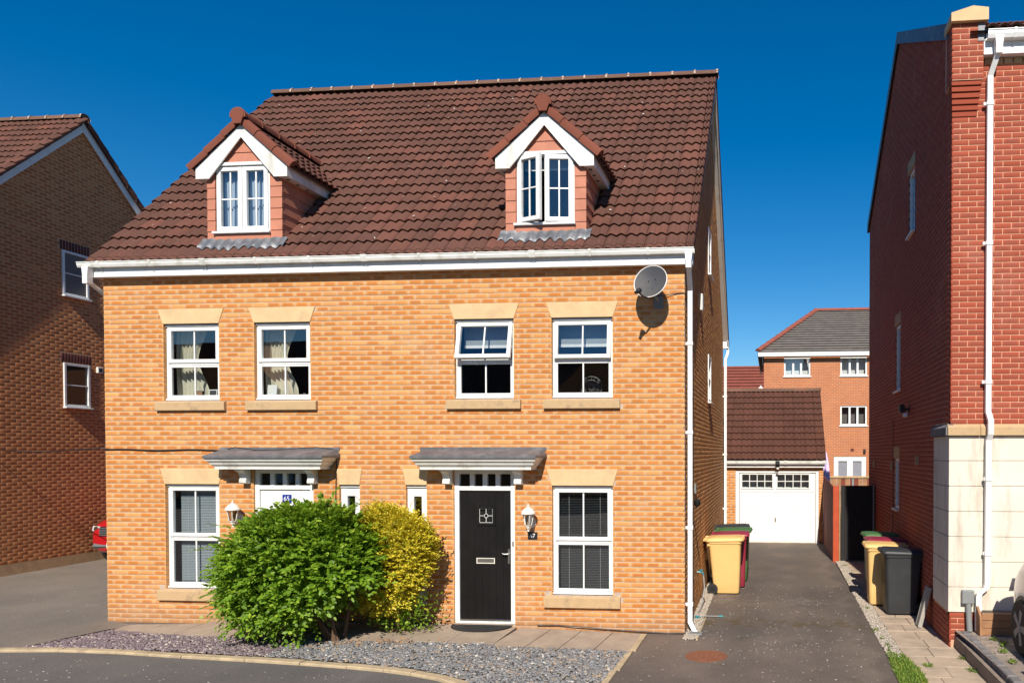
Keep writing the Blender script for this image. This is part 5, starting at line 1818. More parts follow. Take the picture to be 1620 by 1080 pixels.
gr_.quad((-.5, ge, gzv), (2.76, ge, gzv), (2.76, 12.7, 4.55), (-.5, 12.7, 4.55)); gr_.quad((-.5, 12.7, 4.55), (2.76, 12.7, 4.55), (2.76, 15.4, 2.44), (-.5, 15.4, 2.44))
gr_.quad((2.76, ge, gzv - .14), (2.76, ge, gzv), (2.76, 12.7, 4.55), (2.76, 12.7, 4.41)); gr_.quad((2.76, 15.4, 2.30), (2.76, 15.4, 2.44), (2.76, 12.7, 4.55), (2.76, 12.7, 4.41))
gro = gr_.build('roof', 'tile_garage', ga)
gc = 1 / math.hypot(1, gs)
roof_tiles(gro, (-.5, ge - .02, gzv - .01), (1, 0, 0), (0, gc, gs * gc), 3.26, 12, .305, 'tile_garage', lambda u, s: ge + s * gc < 12.68, parts=140)
ridge_tiles(gro, (-.5, 12.7, 4.56), (2.77, 12.7, 4.56), .11, 'ridge', 8)
MB(GF_).cbox(-.4, 2.72, .085, .11, 2.235, 2.40, .004).build('fascia', 'white', ga)
MB(GF_).box(-.4, 2.72, -.0, .085, 2.238, 2.255).build('soffit', 'white', ga)
gutter(ga, GF_, -.4, 2.78, 2.425, .112, .10)
sl_ = empty('security_light', (1.43, GY - .16, 2.3), 0, 'black security light under the garage gutter above the white door', 'light')
MB(GF_).cbox(1.38, 1.47, .11, .17, 2.25, 2.34, .008).build('body', 'black', sl_)
MB(GF_).cbox(1.365, 1.485, .16, .24, 2.31, 2.42, .012).build('head', 'black', sl_)
MB(GF_).lathe([(.035, 0), (.04, .03), (.025, .05)], (1.43, .19, 2.19), 10).build('sensor', 'lamp_white', sl_, smooth=True)

# ================================================================== fence and gate
fe = empty('fence_panel', (2.72, 8.6, .1), 0, 'dark red stained board fence running from the orange post back to the garage', 'fence')
y = 7.1
while y < 10.1:
    hh_ = 1.86 + (y - 7.1) * .045
    MB().cbox(2.70 + random.uniform(-.004, .004), 2.722, y + .003, y + .118, .08, hh_ + random.uniform(-.008, .008), .003).build('fence_board', 'fence', fe)
    y += .121
MB().cbox(2.722, 2.76, 7.1, 10.1, .4, .47, .004).build('fence_rail', 'fence', fe)
MB().cbox(2.722, 2.76, 7.1, 10.1, 1.5, 1.57, .004).build('fence_rail', 'fence', fe)
gp = empty('gate_post', (2.78, 7.0, .08), 0, 'bright orange painted post left of the black side gate', 'post')
MB().cbox(2.70, 2.835, 6.94, 7.06, .02, 1.87, .006).build('post', 'post', gp)
MB().cbox(2.838, 2.872, 6.96, 7.05, .02, 1.86, .004).build('stop_strip', 'timber', gp)
gt = empty('side_gate', (3.28, 7.0, .1), 0, 'black vertical board gate between the orange post and red brick house', 'gate')
x = 2.885
while x < 3.60:
    MB().cbox(x + .001, x + .0885, 6.99, 7.012, .13, 1.88, .003).build('gate_board', 'gate', gt)
    x += .089
MB().box(2.89, 3.615, 7.013, 7.018, .14, 1.86).build('gate_lining', 'gate', gt)
for z in (.3, 1.0, 1.65): MB().cbox(2.885, 3.62, 7.02, 7.05, z, z + .09, .004).build('gate_rail', 'gate', gt)
MB().cbox(3.62, 3.655, 6.95, 7.05, .05, 1.89, .004).build('gate_frame', 'meter', gt)
MB().cbox(3.22, 3.25, 6.975, 6.99, 1.0, 1.1, .003).build('latch', 'black', gt)
bf = empty('back_fence', (4.2, 18, .1), 0, 'weathered timber fence with lichened capping behind the black gate', 'fence')
x = 2.9
while x < 6.2:
    MB().cbox(x + .003, x + .16, 18.0, 18.02, .0, 1.69 + random.uniform(-.006, .006), .003).build('fence_board', random.choice(('timber', 'fence', 'bench')), bf)
    x += .163
MB().cbox(2.88, 6.2, 17.96, 18.06, 1.68, 1.76, .01).build('capping_rail', 'sill', bf)
MB().cbox(4.28, 4.36, 17.93, 17.96, 1.36, 1.66, .004).build('fence_clip', 'meter', bf)
pa = empty('closed_parasol', (3.12, 16.2, .1), 0, 'folded lilac garden parasol behind the garage corner', 'parasol')
MB().tube([(3.12, 16.2, .1), (3.12, 16.2, 2.85)], .02, 8).build('pole', 'white', pa)
fol = []
for k in range(15):
    t = 2 * math.pi * k / 14
    fol.append(t)
V = []; F = []
for (z, r_) in ((2.78, .02), (2.62, .10), (2.3, .17), (1.9, .22), (1.4, .23)):
    for k in range(14):
        t = 2 * math.pi * k / 14
        q = r_ * (1.0 if k % 2 else .62)
        V.append((3.12 + q * math.cos(t), 16.2 + q * math.sin(t), z))
for i in range(4):
    for k in range(14): F.append((i * 14 + k, i * 14 + (k + 1) % 14, (i + 1) * 14 + (k + 1) % 14, (i + 1) * 14 + k))
MB().add(V, F).build('canopy_cloth', 'purple', pa)

# ================================================================== houses behind
fh = empty('rear_house', (6, 24, 0), 0, 'red brick house with dark grey hipped roof behind the garage', 'house')
FY = 24.0
FF = Fr((0, FY, 0), 0)
f_op = [(1.82, 3.02, 6.15, 7.02), (4.38, 5.58, 6.15, 7.02), (4.38, 5.58, 3.88, 4.78), (4.10, 5.55, .2, 2.47)]
wall_sheet('wall', FF, .9, 14, -.2, 7.2, f_op, 0, .2, 'far_brick', fh)
MB().box(.9, 1.1, FY + .21, 32, -.2, 7.2).build('side_wall', 'far_brick', fh)
MB().box(1.1, 14, 31.8, 32, -.2, 7.2).build('rear_wall', 'far_brick', fh)
for (a, b, c, d) in f_op:
    fm = ring(MB(FF), a, b, c, d, .07, -.03, -.12)
    door_ = c < 1
    cuts = [a + .07, (a + b) / 2, b - .07] if door_ else list(np.linspace(a + .07, b - .07, 4))
    for u in cuts[1:-1]: fm.cbox(u - (.13 if door_ else .045), u + (.13 if door_ else .045), -.115, -.035, c + .06, d - .06, .006)
    if door_:
        fm.cbox(a + .06, a + .2, -.115, -.035, c + .06, d - .06, .006); fm.cbox(b - .2, b - .06, -.115, -.035, c + .06, d - .06, .006); fm.cbox(a + .06, b - .06, -.113, -.037, d - .22, d - .06, .006)
    wn = fm.build('patio_door' if door_ else 'window', 'white', fh)
    for u0, u1 in zip(cuts[:-1], cuts[1:]): pane(wn, FF, u0, u1, c + .06, d - .06, -.09, 'sky_grey' if door_ else 'glass')
    MB(FF).box(a, b, -.5, -.4, c, d).build('curtain_or_backing', 'white' if c > 5 else 'room_dark', wn)  # white net curtain at the top; lower down a dark panel for the unlit room
    if not door_: MB(FF).cbox(a - .05, b + .05, -.05, .05, c - .06, c - .005, .006).build('sill', 'white', wn)
MB(FF).cbox(4.85, 5.0, .0, .03, 2.72, 2.83, .004).build('air_brick', 'brick_dark', fh)
MB(FF).cbox(5.42, 5.52, .0, .1, 2.62, 2.8, .01).build('wall_light', 'black', fh)
rb = MB()
e0, e1, yb0, yb1 = .62, 14.3, FY - .3, 32.3
zr0, zr1 = 7.22, 9.85
n = 18
for k in range(n):                         # stepped tile courses
    t0, t1 = k / n, (k + 1) / n
    x0, x1 = e0 + (3.5 - e0) * t0, e0 + (3.5 - e0) * t1
    y0, y1 = yb0 + (28 - yb0) * t0, yb0 + (28 - yb0) * t1
    z0, z1 = zr0 + (zr1 - zr0) * t0, zr0 + (zr1 - zr0) * t1
    up_ = .045
    rb.quad((x0, y0, z0 + up_), (e1, y0, z0 + up_), (e1, y1, z1), (x1, y1, z1))
    rb.quad((x0, y0 + .05, z0 + .0), (e1, y0 + .05, z0 + .0), (e1, y0, z0 + up_), (x0, y0, z0 + up_))
    yB0, yB1 = yb1 - (yb1 - 28) * t0, yb1 - (yb1 - 28) * t1
    rb.quad((x0, yB0, z0 + up_), (x0, y0, z0 + up_), (x1, y1, z1), (x1, yB1, z1))
rb.quad((e0, yb1, zr0), (e1, yb1, zr0), (e1, 28, zr1), (3.5, 28, zr1))
rfo = rb.build('roof', 'far_tile', fh)
ridge_tiles(rfo, (3.5, 28, zr1 + .02), (13.5, 28, zr1 + .02), .14, 'far_tile_red', 22)
ridge_tiles(rfo, (e0, yb0, zr0 + .06), (3.5, 28, zr1 + .03), .13, 'far_tile_red', 12)
MB().cbox(6.35, 7.1, 27.8, 28.3, zr1 - .1, zr1 + .22, .02).build('chimney', 'far_tile_red', rfo)
MB().cbox(e0 + .02, e1, yb0 - .02, yb0 + .02, zr0 - .2, zr0 - .01, .005).build('fascia', 'white', fh)
MB().cbox(e0, e0 + .04, yb0, yb1, zr0 - .2, zr0 - .01, .005).build('fascia', 'black', fh)

f2 = empty('distant_house', (0, 36, 0), 0, 'distant house with bright red tiled roof left of the grey hipped roof', 'house')
MB().box(-6, 6, 36, 44, -.2, 5.2).build('wall', 'far_brick', f2)
rb = MB()
n = 14
for k in range(n):
    t0, t1 = k / n, (k + 1) / n
    y0, y1 = 35.6 + 4.4 * t0, 35.6 + 4.4 * t1
    z0, z1 = 5.3 + 3.15 * t0, 5.3 + 3.15 * t1
    rb.quad((-6.3, y0, z0 + .10), (6.3, y0, z0 + .10), (6.3, y1, z1), (-6.3, y1, z1))
    rb.quad((-6.3, y0 + .07, z0), (6.3, y0 + .07, z0), (6.3, y0, z0 + .10), (-6.3, y0, z0 + .10))
rb.quad((-6.3, 44.4, 5.3), (6.3, 44.4, 5.3), (6.3, 40, 8.45), (-6.3, 40, 8.45))
r2o = rb.build('roof', 'far_tile_red', f2)
MB().prism([(-.1, 5.5), (1.3, 5.5), (.6, 6.55)], 'y', 35.2, 36.6).build('gablet', 'white', f2)
MB().prism([(-.28, 5.6), (.6, 6.72), (1.48, 5.6), (1.34, 5.55), (.6, 6.5), (-.14, 5.55)], 'y', 35.05, 35.2).build('gablet_bargeboard', 'white', f2)

# row of houses on the other side of the street, behind the viewer: it shows in the window glass
opp = empty('facing_house', (-3, -32, 0), 0, 'brick house across the street mirrored darkly in the window panes', 'house')
mb = MB(); mb.box(-70, 30, -40, -31, 0, 5.4)
for gx in (-52, -30, -7.5, 14): mb.prism([(gx - 4, 5.4), (gx + 4, 5.4), (gx, 9.2)], 'y', -39, -30.3)
mb.build('wall', 'brick_brown', opp)
MB().add([(-71, -30.4, 5.3), (31, -30.4, 5.3), (31, -35.5, 9.8), (-71, -35.5, 9.8), (-71, -40.5, 5.3), (31, -40.5, 5.3)], [(0, 1, 2, 3), (3, 2, 5, 4)]).build('roof', 'tile', opp)
for x in (-60, -54, -48, -40, -34, -28, -20, -10, -6, -1, 4, 7, 14, 20):
    for z in (.9, 3.4): MB().cbox(x, x + 1.2, -31.0, -30.96, z, z + 1.2, .01).build('window', 'white', opp)

# ================================================================== wheelie bins
def rrect(hx, hy, c, n=4):
    P = []
    for (sx, sy, a0) in ((1, 1, 0), (-1, 1, 90), (-1, -1, 180), (1, -1, 270)):
        for k in range(n + 1):
            t = R(a0 + 90 * k / n)
            P.append((sx * (hx - c) + c * math.cos(t), sy * (hy - c) + c * math.sin(t)))
    return P
def wheelie_bin(loc, rz, mat, label, group, lidz=0, scale=1.0):
    """local: +x is the front (lid opening), -x the hinge/wheel side"""
    e = empty('wheelie_bin', loc, rz, label, 'wheelie bin', group)
    V = []; n = 0; sec = []
    for (z, x0, x1, hy, c) in ((.02, -.17, .268, .225, .05), (.05, -.19, .278, .235, .05), (.25, -.215, .284, .243, .05), (.60, -.25, .295, .258, .055), (.93, -.285, .305, .272, .06), (.935, -.30, .32, .285, .06), (.985, -.302, .322, .287, .06)):
        P = rrect((x1 - x0) / 2, hy, c)
        n = len(P)
        sec.append([((x0 + x1) / 2 + px, py, z) for px, py in P])
    V = [p for s in sec for p in s]
    F = [(i * n + k, i * n + (k + 1) % n, (i + 1) * n + (k + 1) % n, (i + 1) * n + k) for i in range(len(sec) - 1) for k in range(n)]
    F += [tuple(range(n))[::-1], tuple(range((len(sec) - 1) * n, len(sec) * n))]
    MB().add(V, F).build('body', mat, e, True, True)
    # lid: domed, overhanging, with front lip and hinge knuckles
    sec = []
    for (z, x0, x1, hy, c) in ((.98, -.34, .365, .30, .06), (1.005, -.345, .37, .302, .06), (1.03, -.33, .345, .288, .06), (1.05, -.28, .29, .24, .07), (1.058, -.15, .15, .12, .05)):
        P = rrect((x1 - x0) / 2, hy, c)
        sec.append([((x0 + x1) / 2 + px, py, z + .012 * (px / .35)) for px, py in P])
    V = [p for s in sec for p in s]
    F = [(i * n + k, i * n + (k + 1) % n, (i + 1) * n + (k + 1) % n, (i + 1) * n + k) for i in range(len(sec) - 1) for k in range(n)]
    F += [tuple(range(n))[::-1], tuple(range((len(sec) - 1) * n, len(sec) * n))]
    lid = MB().add(V, F).build('lid', mat, e, True, True)
    for sy in (-1, 1):
        MB().cbox(.26, .36, sy * .17 - .05, sy * .17 + .05, 1.03, 1.052, .008).build('lid_grip', mat, lid)
        MB().cbox(-.385, -.30, sy * .2 - .03, sy * .2 + .03, .965, 1.03, .01).build('hinge', mat, lid)
    MB().tube([(-.375, -.26, .995), (-.375, .26, .995)], .016, 8).build('handle', mat, e, True, True)
    MB().cbox(-.315, -.22, -.27, .27, .88, .93, .012).build('rear_rib', mat, e, True)
    MB().tube([(-.205, -.29, .1), (-.205, .29, .1)], .012, 8).build('axle', 'black', e, True, True)
    for sy in (-1, 1):
        w_ = MB().lathe([(.06, -.022), (.098, -.022), (.1, -.012), (.1, .012), (.098, .022), (.06, .022)], (-.215, sy * .262, .1), 20, 'y').build('wheel', 'rubber', e, True, True)
        MB().lathe([(.05, -.026), (.058, .0), (.05, .026)], (-.215, sy * .262, .1), 14, 'y').build('hub', 'black', w_, True, True)
    return e
GL, GRp = 'bins by the flank of the buff house', 'bins by the red brick flank'
wheelie_bin((.395, 3.16, gz(3.1)), 0, 'bin_yellow', 'sandy beige wheelie bin at the front of the row along the buff house flank', GL)
wheelie_bin((.47, 3.80, gz(3.8)), R(2), 'bin_red', 'burgundy wheelie bin directly behind the beige one left of the drive', GL)
wheelie_bin((.50, 4.46, gz(4.5)), R(-2), 'bin_green', 'green wheelie bin behind the burgundy one left of the drive', GL)
wheelie_bin((.44, 5.12, gz(5.1)), R(3), 'bin_black', 'dark wheelie bin at the back of the row left of the drive', GL)
wheelie_bin((3.40, 1.68, gz(1.7) + .006), R(181), 'bin_black', 'charcoal wheelie bin at the front of the row by the red wall', GRp)
wheelie_bin((3.22, 2.38, gz(2.4) + .006), R(178), 'bin_yellow', 'sandy beige wheelie bin behind the charcoal one by the red wall', GRp)
wheelie_bin((3.34, 3.06, gz(3.1) + .006), R(180), 'bin_red', 'burgundy wheelie bin third in the row by the red wall', GRp)
wheelie_bin((3.38, 3.86, gz(3.9) + .006), R(182), 'bin_green', 'green wheelie bin at the back of the row by the red wall', GRp)

# board leaning on the red flank
lb = MB().cbox(-.025, .025, -.16, .16, 0, .62, .006)
lb.cbox(-.03, .03, -.17, -.15, 0, .62, .004).cbox(-.03, .03, .15, .17, 0, .62, .004)
def lean(p):
    a = R(14)
    x = p.x * math.cos(a) + p.z * math.sin(a); z = -p.x * math.sin(a) + p.z * math.cos(a)
    return (3.49 + x, .74 + p.y * .6, z + .02)
o = lb.xf(lean).build('leaning_board', 'silver_ladder')
tag(o, 'narrow grey board leaning on the red wall beside the charcoal bin', 'board')

# planter by the rendered wall
pl_ = empty('timber_planter', (4.5, RY - .18, .24), 0, 'low timber planter against the cream rendered wall behind the parked car', 'planter')
for k in range(3):
    MB().cbox(4.03, 5.3, RY - .30, RY - .275, .245 + k * .10, .34 + k * .10, .005).build('plank', 'bench', pl_)
MB().prism([(RY - .32, .245), (RY - .04, .245), (RY - .04, .60), (RY - .14, .60), (RY - .30, .50)], 'x', 4.0, 4.03).build('end_panel', 'bench', pl_)
MB().cbox(4.03, 5.3, RY - .27, RY - .04, .5, .53, .004).build('soil', 'earth', pl_)

# ================================================================== shrubs and grass
def leaf_quads(P, D, N, Lg, Wd, fold=.25):
    """each leaf: two bent quads (4 quads: base-mid, mid-tip on both halves)"""
    n = len(P)
    S_ = np.cross(D, N); S_ /= np.linalg.norm(S_, axis=1)[:, None] + 1e-9
    N = np.cross(S_, D)
    L = Lg[:, None]; W_ = Wd[:, None]
    b = P; m = P + D * L * .5 + N * L * .06; t = P + D * L - N * L * .10
    q1 = P + D * L * .30; q2 = P + D * L * .72
    l1, r1 = q1 - S_ * W_ * .46 + N * W_ * fold, q1 + S_ * W_ * .46 + N * W_ * fold
    l2, r2 = q2 - S_ * W_ * .40 + N * W_ * (fold - .15), q2 + S_ * W_ * .40 + N * W_ * (fold - .15)
    V = np.stack([b, m, t, l1, r1, l2, r2], 1)
    f = np.array([(0, 1, 5, 3), (0, 4, 6, 1), (1, 2, 2, 5), (1, 6, 2, 2)])
    f = np.array([(0, 1, 5, 3), (0, 4, 6, 1), (1, 6, 2, 5)])
    F = (f[None] + (np.arange(n) * 7)[:, None, None]).reshape(-1, 4)
    return V.reshape(-1, 3), F
def unit(v): return v / (np.linalg.norm(v, axis=-1, keepdims=True) + 1e-9)

def shrub(name, label, base, stems, shell, nshoot, shoot_len, leaves_per, leaf_len, leaf_w, mat, droop, fill, n_parts=0, updir=.5, keep=None, stray=0):
    """shell(n)-> surface points and outward normals of the crown"""
    e = empty(name, base, 0, label, 'shrub')
    st = MB()
    for path, r0 in stems:
        st.tube(path, [r0 * (1 - .7 * i / (len(path) - 1)) for i in range(len(path))], 7)
    st.build('stem', 'stem', e, smooth=True)
    P, N = shell(nshoot)
    dirs = unit(N + np.array([0, 0, updir]) + rng.normal(0, .35, P.shape))
    LP, LD, LN = [], [], []
    tw = []
    for i in range(nshoot):
        L = shoot_len * rng.uniform(.55, 1.35)
        p0 = P[i] - N[i] * L * rng.uniform(.5, 1.0)
        if i < stray:                        # long shoots that break the outline
            L *= rng.uniform(1.3, 1.8); p0 = P[i] - N[i] * L * rng.uniform(.25, .5)
        ts = np.linspace(.12, 1, leaves_per)
        pts = p0 + dirs[i] * (ts * L)[:, None] + np.array([0, 0, -droop]) * (ts ** 2 * L)[:, None]
        tang = unit(dirs[i] + np.array([0, 0, -2 * droop]) * ts[:, None])
        side = unit(np.cross(tang, np.array([0, 0, 1.0])) + 1e-6)
        upv = unit(np.cross(side, tang))
        for k in range(leaves_per):
            s = 1 if k % 2 else -1
            d = tang[k] * .75 + side[k] * s * rng.uniform(.4, .9) + upv[k] * rng.uniform(-.1, .5) + rng.normal(0, .22, 3)
            LP.append(pts[k]); LD.append(d); LN.append(upv[k] + N[i] * .5 + np.array([0, -.4, .5]) + rng.normal(0, .3, 3))
    # inner fill so that the crown is not hollow
    Pf, Nf = shell(fill)
    dep = rng.uniform(.05, .55, fill)[:, None]
    LP += list(Pf - Nf * dep); LD += list(unit(Nf + rng.normal(0, .9, Pf.shape))); LN += list(unit(Nf + np.array([0, 0, .8]) + rng.normal(0, .5, Pf.shape)))
    LP, LD, LN = np.array(LP), unit(np.array(LD)), unit(np.array(LN))
    ok = LP[:, 2] > .06
    if keep is not None: ok &= keep(LP)
    LP, LD, LN = LP[ok], LD[ok], LN[ok]
    n = len(LP)
    Lg = leaf_len * rng.uniform(.6, 1.25, n); Wd = leaf_w * rng.uniform(.7, 1.2, n)
    r2 = rng.random((n, 2))
    chosen = np.zeros(n, bool)
    if n_parts:
        sc = (LP - CAMV) @ np.array([0, 1, 0]) - Lg * 3
        chosen[np.argsort(sc)[:n_parts]] = True
    V, F = leaf_quads(LP[~chosen], LD[~chosen], LN[~chosen], Lg[~chosen], Wd[~chosen])
    fo = bpy.data.objects.new('foliage', np_mesh('foliage', V, F, mat, None, np.repeat(r2[~chosen], 12, axis=0), smooth=True))
    link(fo, e); tag(fo, kind='stuff')
    for i in np.where(chosen)[0]:
        V, F = leaf_quads(np.zeros((1, 3)), LD[i:i + 1], LN[i:i + 1], Lg[i:i + 1], Wd[i:i + 1])
        o = bpy.data.objects.new('leaf', np_mesh('leaf', V, F, mat, None, np.repeat(r2[i:i + 1], 12, axis=0), smooth=True))
        o.location = LP[i]
        link(o, fo)
    return e

def blob(c, rad, lumps, zmin, seed):
    g = np.random.default_rng(seed)
    Lc = unit(g.normal(0, 1, (lumps, 3))); La = g.uniform(-.16, .18, lumps)
    def f(n):
        d = unit(g.normal(0, 1, (n * 2, 3)))
        k = 1 + (np.exp(-((1 - d @ Lc.T) / .10)) * La).sum(1)
        p = d * k[:, None] * rad + c
        N = unit(d / np.array(rad))
        ok = p[:, 2] > zmin
        p, N = p[ok], N[ok]
        while len(p) < n:
            p = np.concatenate([p, p]); N = np.concatenate([N, N])
        return p[:n], N[:n]
    return f

# green shrub: broad dome that droops on the left
gb = blob(np.array([-5.21, -1.02, 1.0]), np.array([1.12, .76, .98]), 34, .2, 3)
def g_shell(n):
    p, N = gb(n)
    p = p.copy()
    lo = np.clip((1.0 - p[:, 2]) / .9, 0, 1)
    p[:, 0] -= lo * .16 * np.clip((-5.0 - p[:, 0]) / .6, 0, 1)
    # undercut on the right below the dome, where the stems stand in shade
    rt_ = np.clip((p[:, 0] + 4.95) / .6, 0, 1)
    lift = rt_ * np.clip((.95 - p[:, 2]) / .8, 0, 1)
    p[:, 2] += lift * .72
    return p, N
gst = []
for k in range(7):
    a = random.uniform(0, 6.28); q = random.uniform(.03, .12)
    b = (-4.75 + q * math.cos(a), -1.0 + q * math.sin(a), .02)
    tx, ty, tz = -5.1 + random.uniform(-.8, .7), -1.0 + random.uniform(-.45, .4), random.uniform(1.0, 1.7)
    gst.append(([b, ((b[0] * 2 + tx) / 3, (b[1] * 2 + ty) / 3, tz * .4), ((b[0] + tx * 2) / 3, (b[1] + ty * 2) / 3, tz * .75), (tx, ty, tz)], .028))
shrub('green_shrub', 'large rounded green leafy shrub in front of the white front door', (-4.75, -1.0, .03), gst, g_shell, 1700, .32, 13, .074, .042, 'leaf_green', .28, 21000, n_parts=260, stray=70)
# loose low sprays on the left
def spray(n):
    p = np.stack([rng.uniform(-6.55, -5.9, n), rng.uniform(-1.35, -.85, n), rng.uniform(.35, 1.0, n)], 1)
    return p, unit(np.stack([np.full(n, -.8), rng.uniform(-.5, .3, n), rng.uniform(-.2, .5, n)], 1))

yb_ = blob(np.array([-4.25, -.50, 1.20]), np.array([.60, .46, .68]), 30, .1, 5)
def y_shell(n):
    p, N = yb_(n)
    p = p.copy()
    t = np.clip((1.15 - p[:, 2]) / .7, 0, 1)
    p[:, 0] = -4.12 + (p[:, 0] + 4.20) * (1 - .33 * t)
    p[:, 2] -= t * .20
    return p, N
yst = []
for k in range(6):
    b = (-4.12 + random.uniform(-.14, .14), -.52 + random.uniform(-.06, .06), .02)
    tx, ty, tz = -4.15 + random.uniform(-.35, .35), -.5 + random.uniform(-.25, .2), random.uniform(1.0, 1.5)
    yst.append(([b, ((b[0] * 2 + tx) / 3 + .03, (b[1] * 2 + ty) / 3, tz * .4), (tx, ty, tz)], .018))
shrub('golden_shrub', 'clipped golden yellow variegated shrub left of the black front door', (-4.12, -.52, .03), yst, y_shell, 2300, .19, 11, .040, .024, 'leaf_gold', .1, 12000, stray=60)

# green reverted growth at the foot of the golden shrub
n = 900
P = np.stack([rng.normal(-4.02, .22, n), rng.normal(-.52, .12, n), rng.uniform(.10, .62, n)], 1)
D = unit(rng.normal(0, .8, (n, 3)) + np.array([0, -.3, .5])); N = unit(rng.normal(0, .5, (n, 3)) + np.array([0, -.4, .8]))
V, F = leaf_quads(P, D, N, .05 * rng.uniform(.6, 1.2, n), .028 * rng.uniform(.7, 1.2, n))
o = bpy.data.objects.new('lower_foliage', np_mesh('lower_foliage', V, F, 'leaf_green', None, np.repeat(rng.random((n, 2)), 12, axis=0), smooth=True))
link(o, [q for q in bpy.data.objects if q.name == 'golden_shrub'][0]); tag(o, kind='stuff')
p = np.concatenate([rng.normal((-4.05, -.98), (.32, .07), (240, 2)), rng.normal((-4.5, -1.15), (.3, .08), (90, 2))])
tag(chips('leaf_litter', p, .055 + rng.uniform(0, .012, len(p)), (.02, .05), (.002, .004), .5, 'litter'), 'dry orange leaf litter lying on the slate under the golden shrub', 'leaf litter')

# grass tuft and weeds along the bin path
def grass(name, poly, n, h, label, mat='grass'):
    p = scatter(poly, n)
    P = np.stack([p[:, 0], p[:, 1], np.full(n, .008)], 1)
    D = unit(rng.normal(0, .55, (n, 3)) * np.array([1, 1, .2]) + np.array([0, 0, 1]))
    N = unit(rng.normal(0, 1, (n, 3)) * np.array([1, 1, .1]))
    V, F = leaf_quads(P, D, N, h * rng.uniform(.5, 1.4, n), .011 * rng.uniform(.6, 1.5, n), .1)
    o = bpy.data.objects.new(name, np_mesh(name, V, F, mat, None, np.repeat(rng.random((n, 2)), 12, axis=0)))
    link(o)
    return tag(o, label, 'grass', None, 'stuff')
grass('grass_patch', [(2.70, -3.6), (3.03, -3.6), (3.06, -1.5), (2.98, -.95), (2.79, -.85), (2.74, -1.6)], 5200, .045, 'short green grass patch at the end of the right gravel strip')
sheet('turf_soil', [(2.70, -3.6), (3.0, -3.6), (3.0, -.95), (2.78, -.9)], lambda x, y: .008, 'earth')
for spots, where in (([(2.86, 1.9, 0), (2.80, .4, 0), (2.82, -.1, 0), (2.85, -.45, 0), (2.83, -.75, 0), (2.9, 6.3, 0), (2.88, 3.1, 0)], 'in the right pea gravel strip'),
                     ([(3.72, -1.0, 0), (3.70, -1.55, 0), (3.2, -1.4, 0)], 'on the bin path'), ([(4.12, -.95, .24), (4.15, -1.25, .24), (4.05, -1.55, .24), (4.2, -1.1, .24), (4.02, -2.0, .24)], 'in the joints of the raised parking bay')):
    PP, DD, NN = [], [], []
    for (x, y, z) in spots:
        n = 46
        PP.append(np.stack([x + rng.normal(0, .025, n), y + rng.normal(0, .04, n), np.full(n, z + gz(y) + .004)], 1))
        DD.append(unit(rng.normal(0, .8, (n, 3)) * np.array([1, 1, .3]) + np.array([0, 0, .7])))
        NN.append(unit(rng.normal(0, .4, (n, 3)) + np.array([0, 0, 1])))
    P, D, N = np.concatenate(PP), np.concatenate(DD), np.concatenate(NN)
    n = len(P)
    V, F = leaf_quads(P, D, N, .05 * rng.uniform(.5, 1.2, n), .016 * rng.uniform(.6, 1.3, n), .1)
    o = bpy.data.objects.new('weeds', np_mesh('weeds', V, F, 'weed', None, np.repeat(rng.random((n, 2)), 12, axis=0)))
    link(o)
    tag(o, 'small green weeds sprouting ' + where, 'weeds', None, 'stuff')

